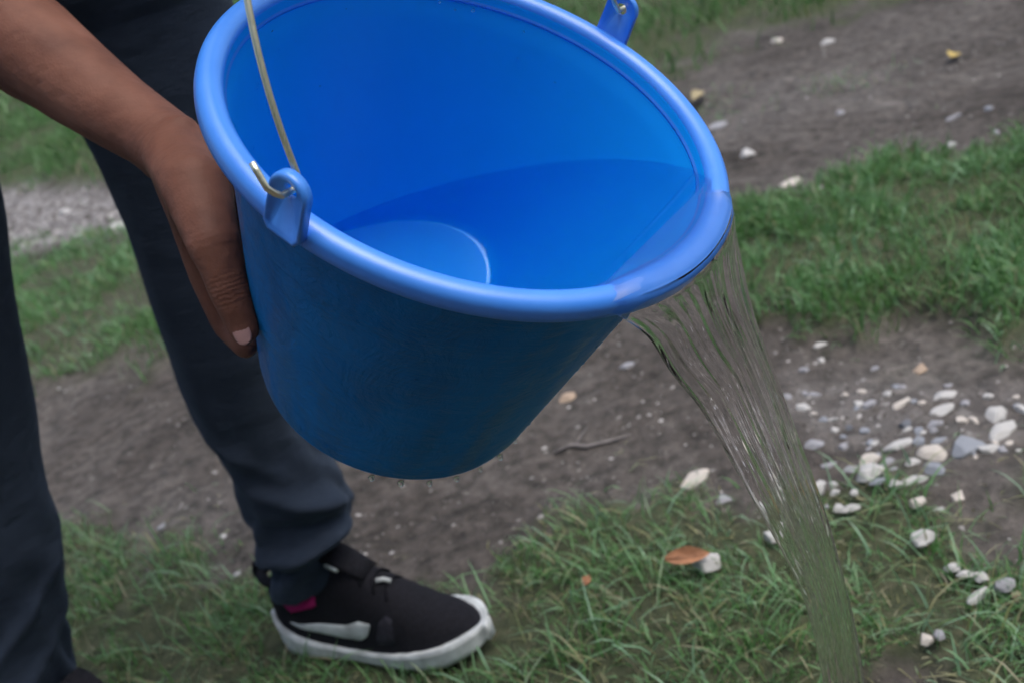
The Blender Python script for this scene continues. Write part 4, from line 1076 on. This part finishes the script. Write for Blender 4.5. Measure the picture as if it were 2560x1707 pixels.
tw = mk('twig', *ground_tube([(1385, 1128), (1430, 1112), (1470, 1118), (1520, 1105), (1580, 1090)], [0.002, 0.0032, 0.0030, 0.0025, 0.001]), M_TWIG); tag(tw, 'grey twig lying on the dirt below the bucket', 'twig')
tw2 = mk('side_shoot', *ground_tube([(1440, 1113), (1455, 1092), (1470, 1075)], [0.0016, 0.0014, 0.0007]), M_TWIG, tw)
# lavender flower spike behind the far lug
fb = gnd(1585, 70); fl = empty('flower', (fb[0], fb[1], 0.0)); tag(fl, 'purple flower spike behind the far handle lug of the bucket', 'flower')
M_STEM = mat_simple('stem_green', (0.06, 0.12, 0.04), 0.7); M_PURP = mat_simple('purple_petal', (0.30, 0.16, 0.46), 0.6, 90, 0.25)
o = mk('stem', *tube([(0, 0, 0), (0.01, 0, 0.12), (0.0, 0.01, 0.3)], [0.004, 0.003, 0.002], 7), M_STEM); o.parent = fl
for k in range(22):
    a = k * 2.4; z = 0.06 + 0.011 * k; r = 0.018 * (1 - 0.5 * k / 22)
    V, F = leaf_mesh('petal', 0.026, 0.009, 0.4, M_PURP); o = mk('petal', V, F, M_PURP); o.parent = fl; o.location = (r * math.cos(a), r * math.sin(a), z); o.rotation_euler = (0.0, -0.7, a)
# drops on the bucket
def dome(c, nrm, r, k=0.55):
    c, nrm = Vector(c), Vector(nrm).normalized(); t = nrm.orthogonal().normalized(); b = nrm.cross(t); rings = []
    for a in (0.0, 0.4, 0.8, 1.2, 1.5):
        rings.append([c + (t * math.cos(2 * math.pi * j / 10) + b * math.sin(2 * math.pi * j / 10)) * r * math.cos(a) + nrm * (r * k * math.sin(a) - 0.0002) for j in range(10)])
    return loft(rings)
drops = []
for _ in range(150):
    th = random.uniform(0, 6.28); z = -random.uniform(0.02, BH - 0.01) ; r = wall_r(z)
    if random.random() < 0.45 and math.cos(th) < 0.1:
        z = -random.uniform(0.015, 0.09); r = wall_r(z) - TW; s = -1
    else: s = 1
    c = blocal((r * math.cos(th), r * math.sin(th), z)); nr = (uA * math.cos(th) + vA * math.sin(th)) * s
    if c[2] < ZW + 0.004 and s < 0: continue
    drops.append(dome(c, nr, random.uniform(0.0006, 0.0017)))
for th in np.linspace(-1.1, 0.5, 9):
    c = blocal((RB * math.cos(th), RB * math.sin(th), -BH - 0.0005)); drops.append(dome(c, (0, 0, -1), random.uniform(0.0014, 0.0024), 1.5))
dv = merge(*drops); dro = mk('water_droplets', dv[0], dv[1], M_WATER); tag(dro, 'tiny water droplets clinging to the blue bucket', 'droplets', None, 'stuff')

# ------------------------------------------------------------------ added leafy screen, out of view, blocking low sky behind the camera
sky_screen = empty('sky_screen', (0.0, -1.9, 0.0)); tag(sky_screen, 'unseen leafy screen added behind the camera to block the low sky', 'sky_screen')
M_SCREEN = mat_grass('screen_leaf', [(0.0, (0.018, 0.045, 0.016)), (0.6, (0.040, 0.085, 0.030)), (1.0, (0.075, 0.125, 0.045))])
rng = np.random.default_rng(77); n = 26000
hx = rng.uniform(-7, 7, n); hy = rng.uniform(-0.55, 0.55, n); hzv = rng.uniform(0.02, 1.0, n)
top = 2.7 + 0.5 * (fbm(hx, hy * 0, 1.1, 61) - 0.5); face = 0.45 + 0.25 * fbm(hx, hzv * 3, 1.6, 62)
hy = np.sign(hy) * np.abs(hy) ** 0.35 * face; hzv = hzv * top
sz = rng.uniform(0.03, 0.075, n); nrm = rng.normal(size=(n, 3)); nrm /= np.linalg.norm(nrm, axis=1, keepdims=True)
t1 = np.cross(nrm, rng.normal(size=(n, 3))); t1 /= np.linalg.norm(t1, axis=1, keepdims=True); t2 = np.cross(nrm, t1)
c0 = np.stack([hx, hy, hzv], 1); V = np.stack([c0 - t1 * sz[:, None], c0 + t2 * sz[:, None] * 0.5, c0 + t1 * sz[:, None], c0 - t2 * sz[:, None] * 0.5], 1).reshape(-1, 3)
ho = raw('screen_leaves', V, np.arange(n * 4).reshape(n, 4), 4, M_SCREEN); ho.parent = sky_screen; vattr(ho, 'tint', np.repeat(rng.random(n), 4))
hr = np.random.default_rng(5)
for k in range(9):
    x0 = -6.4 + 1.6 * k
    o = mk('screen_trunk', *tube([(x0, 0, 0), (x0 + 0.05, 0.03, 0.9), (x0 - 0.04, 0, 2.2)], [0.06, 0.045, 0.015], 8), M_TWIG); o.parent = sky_screen
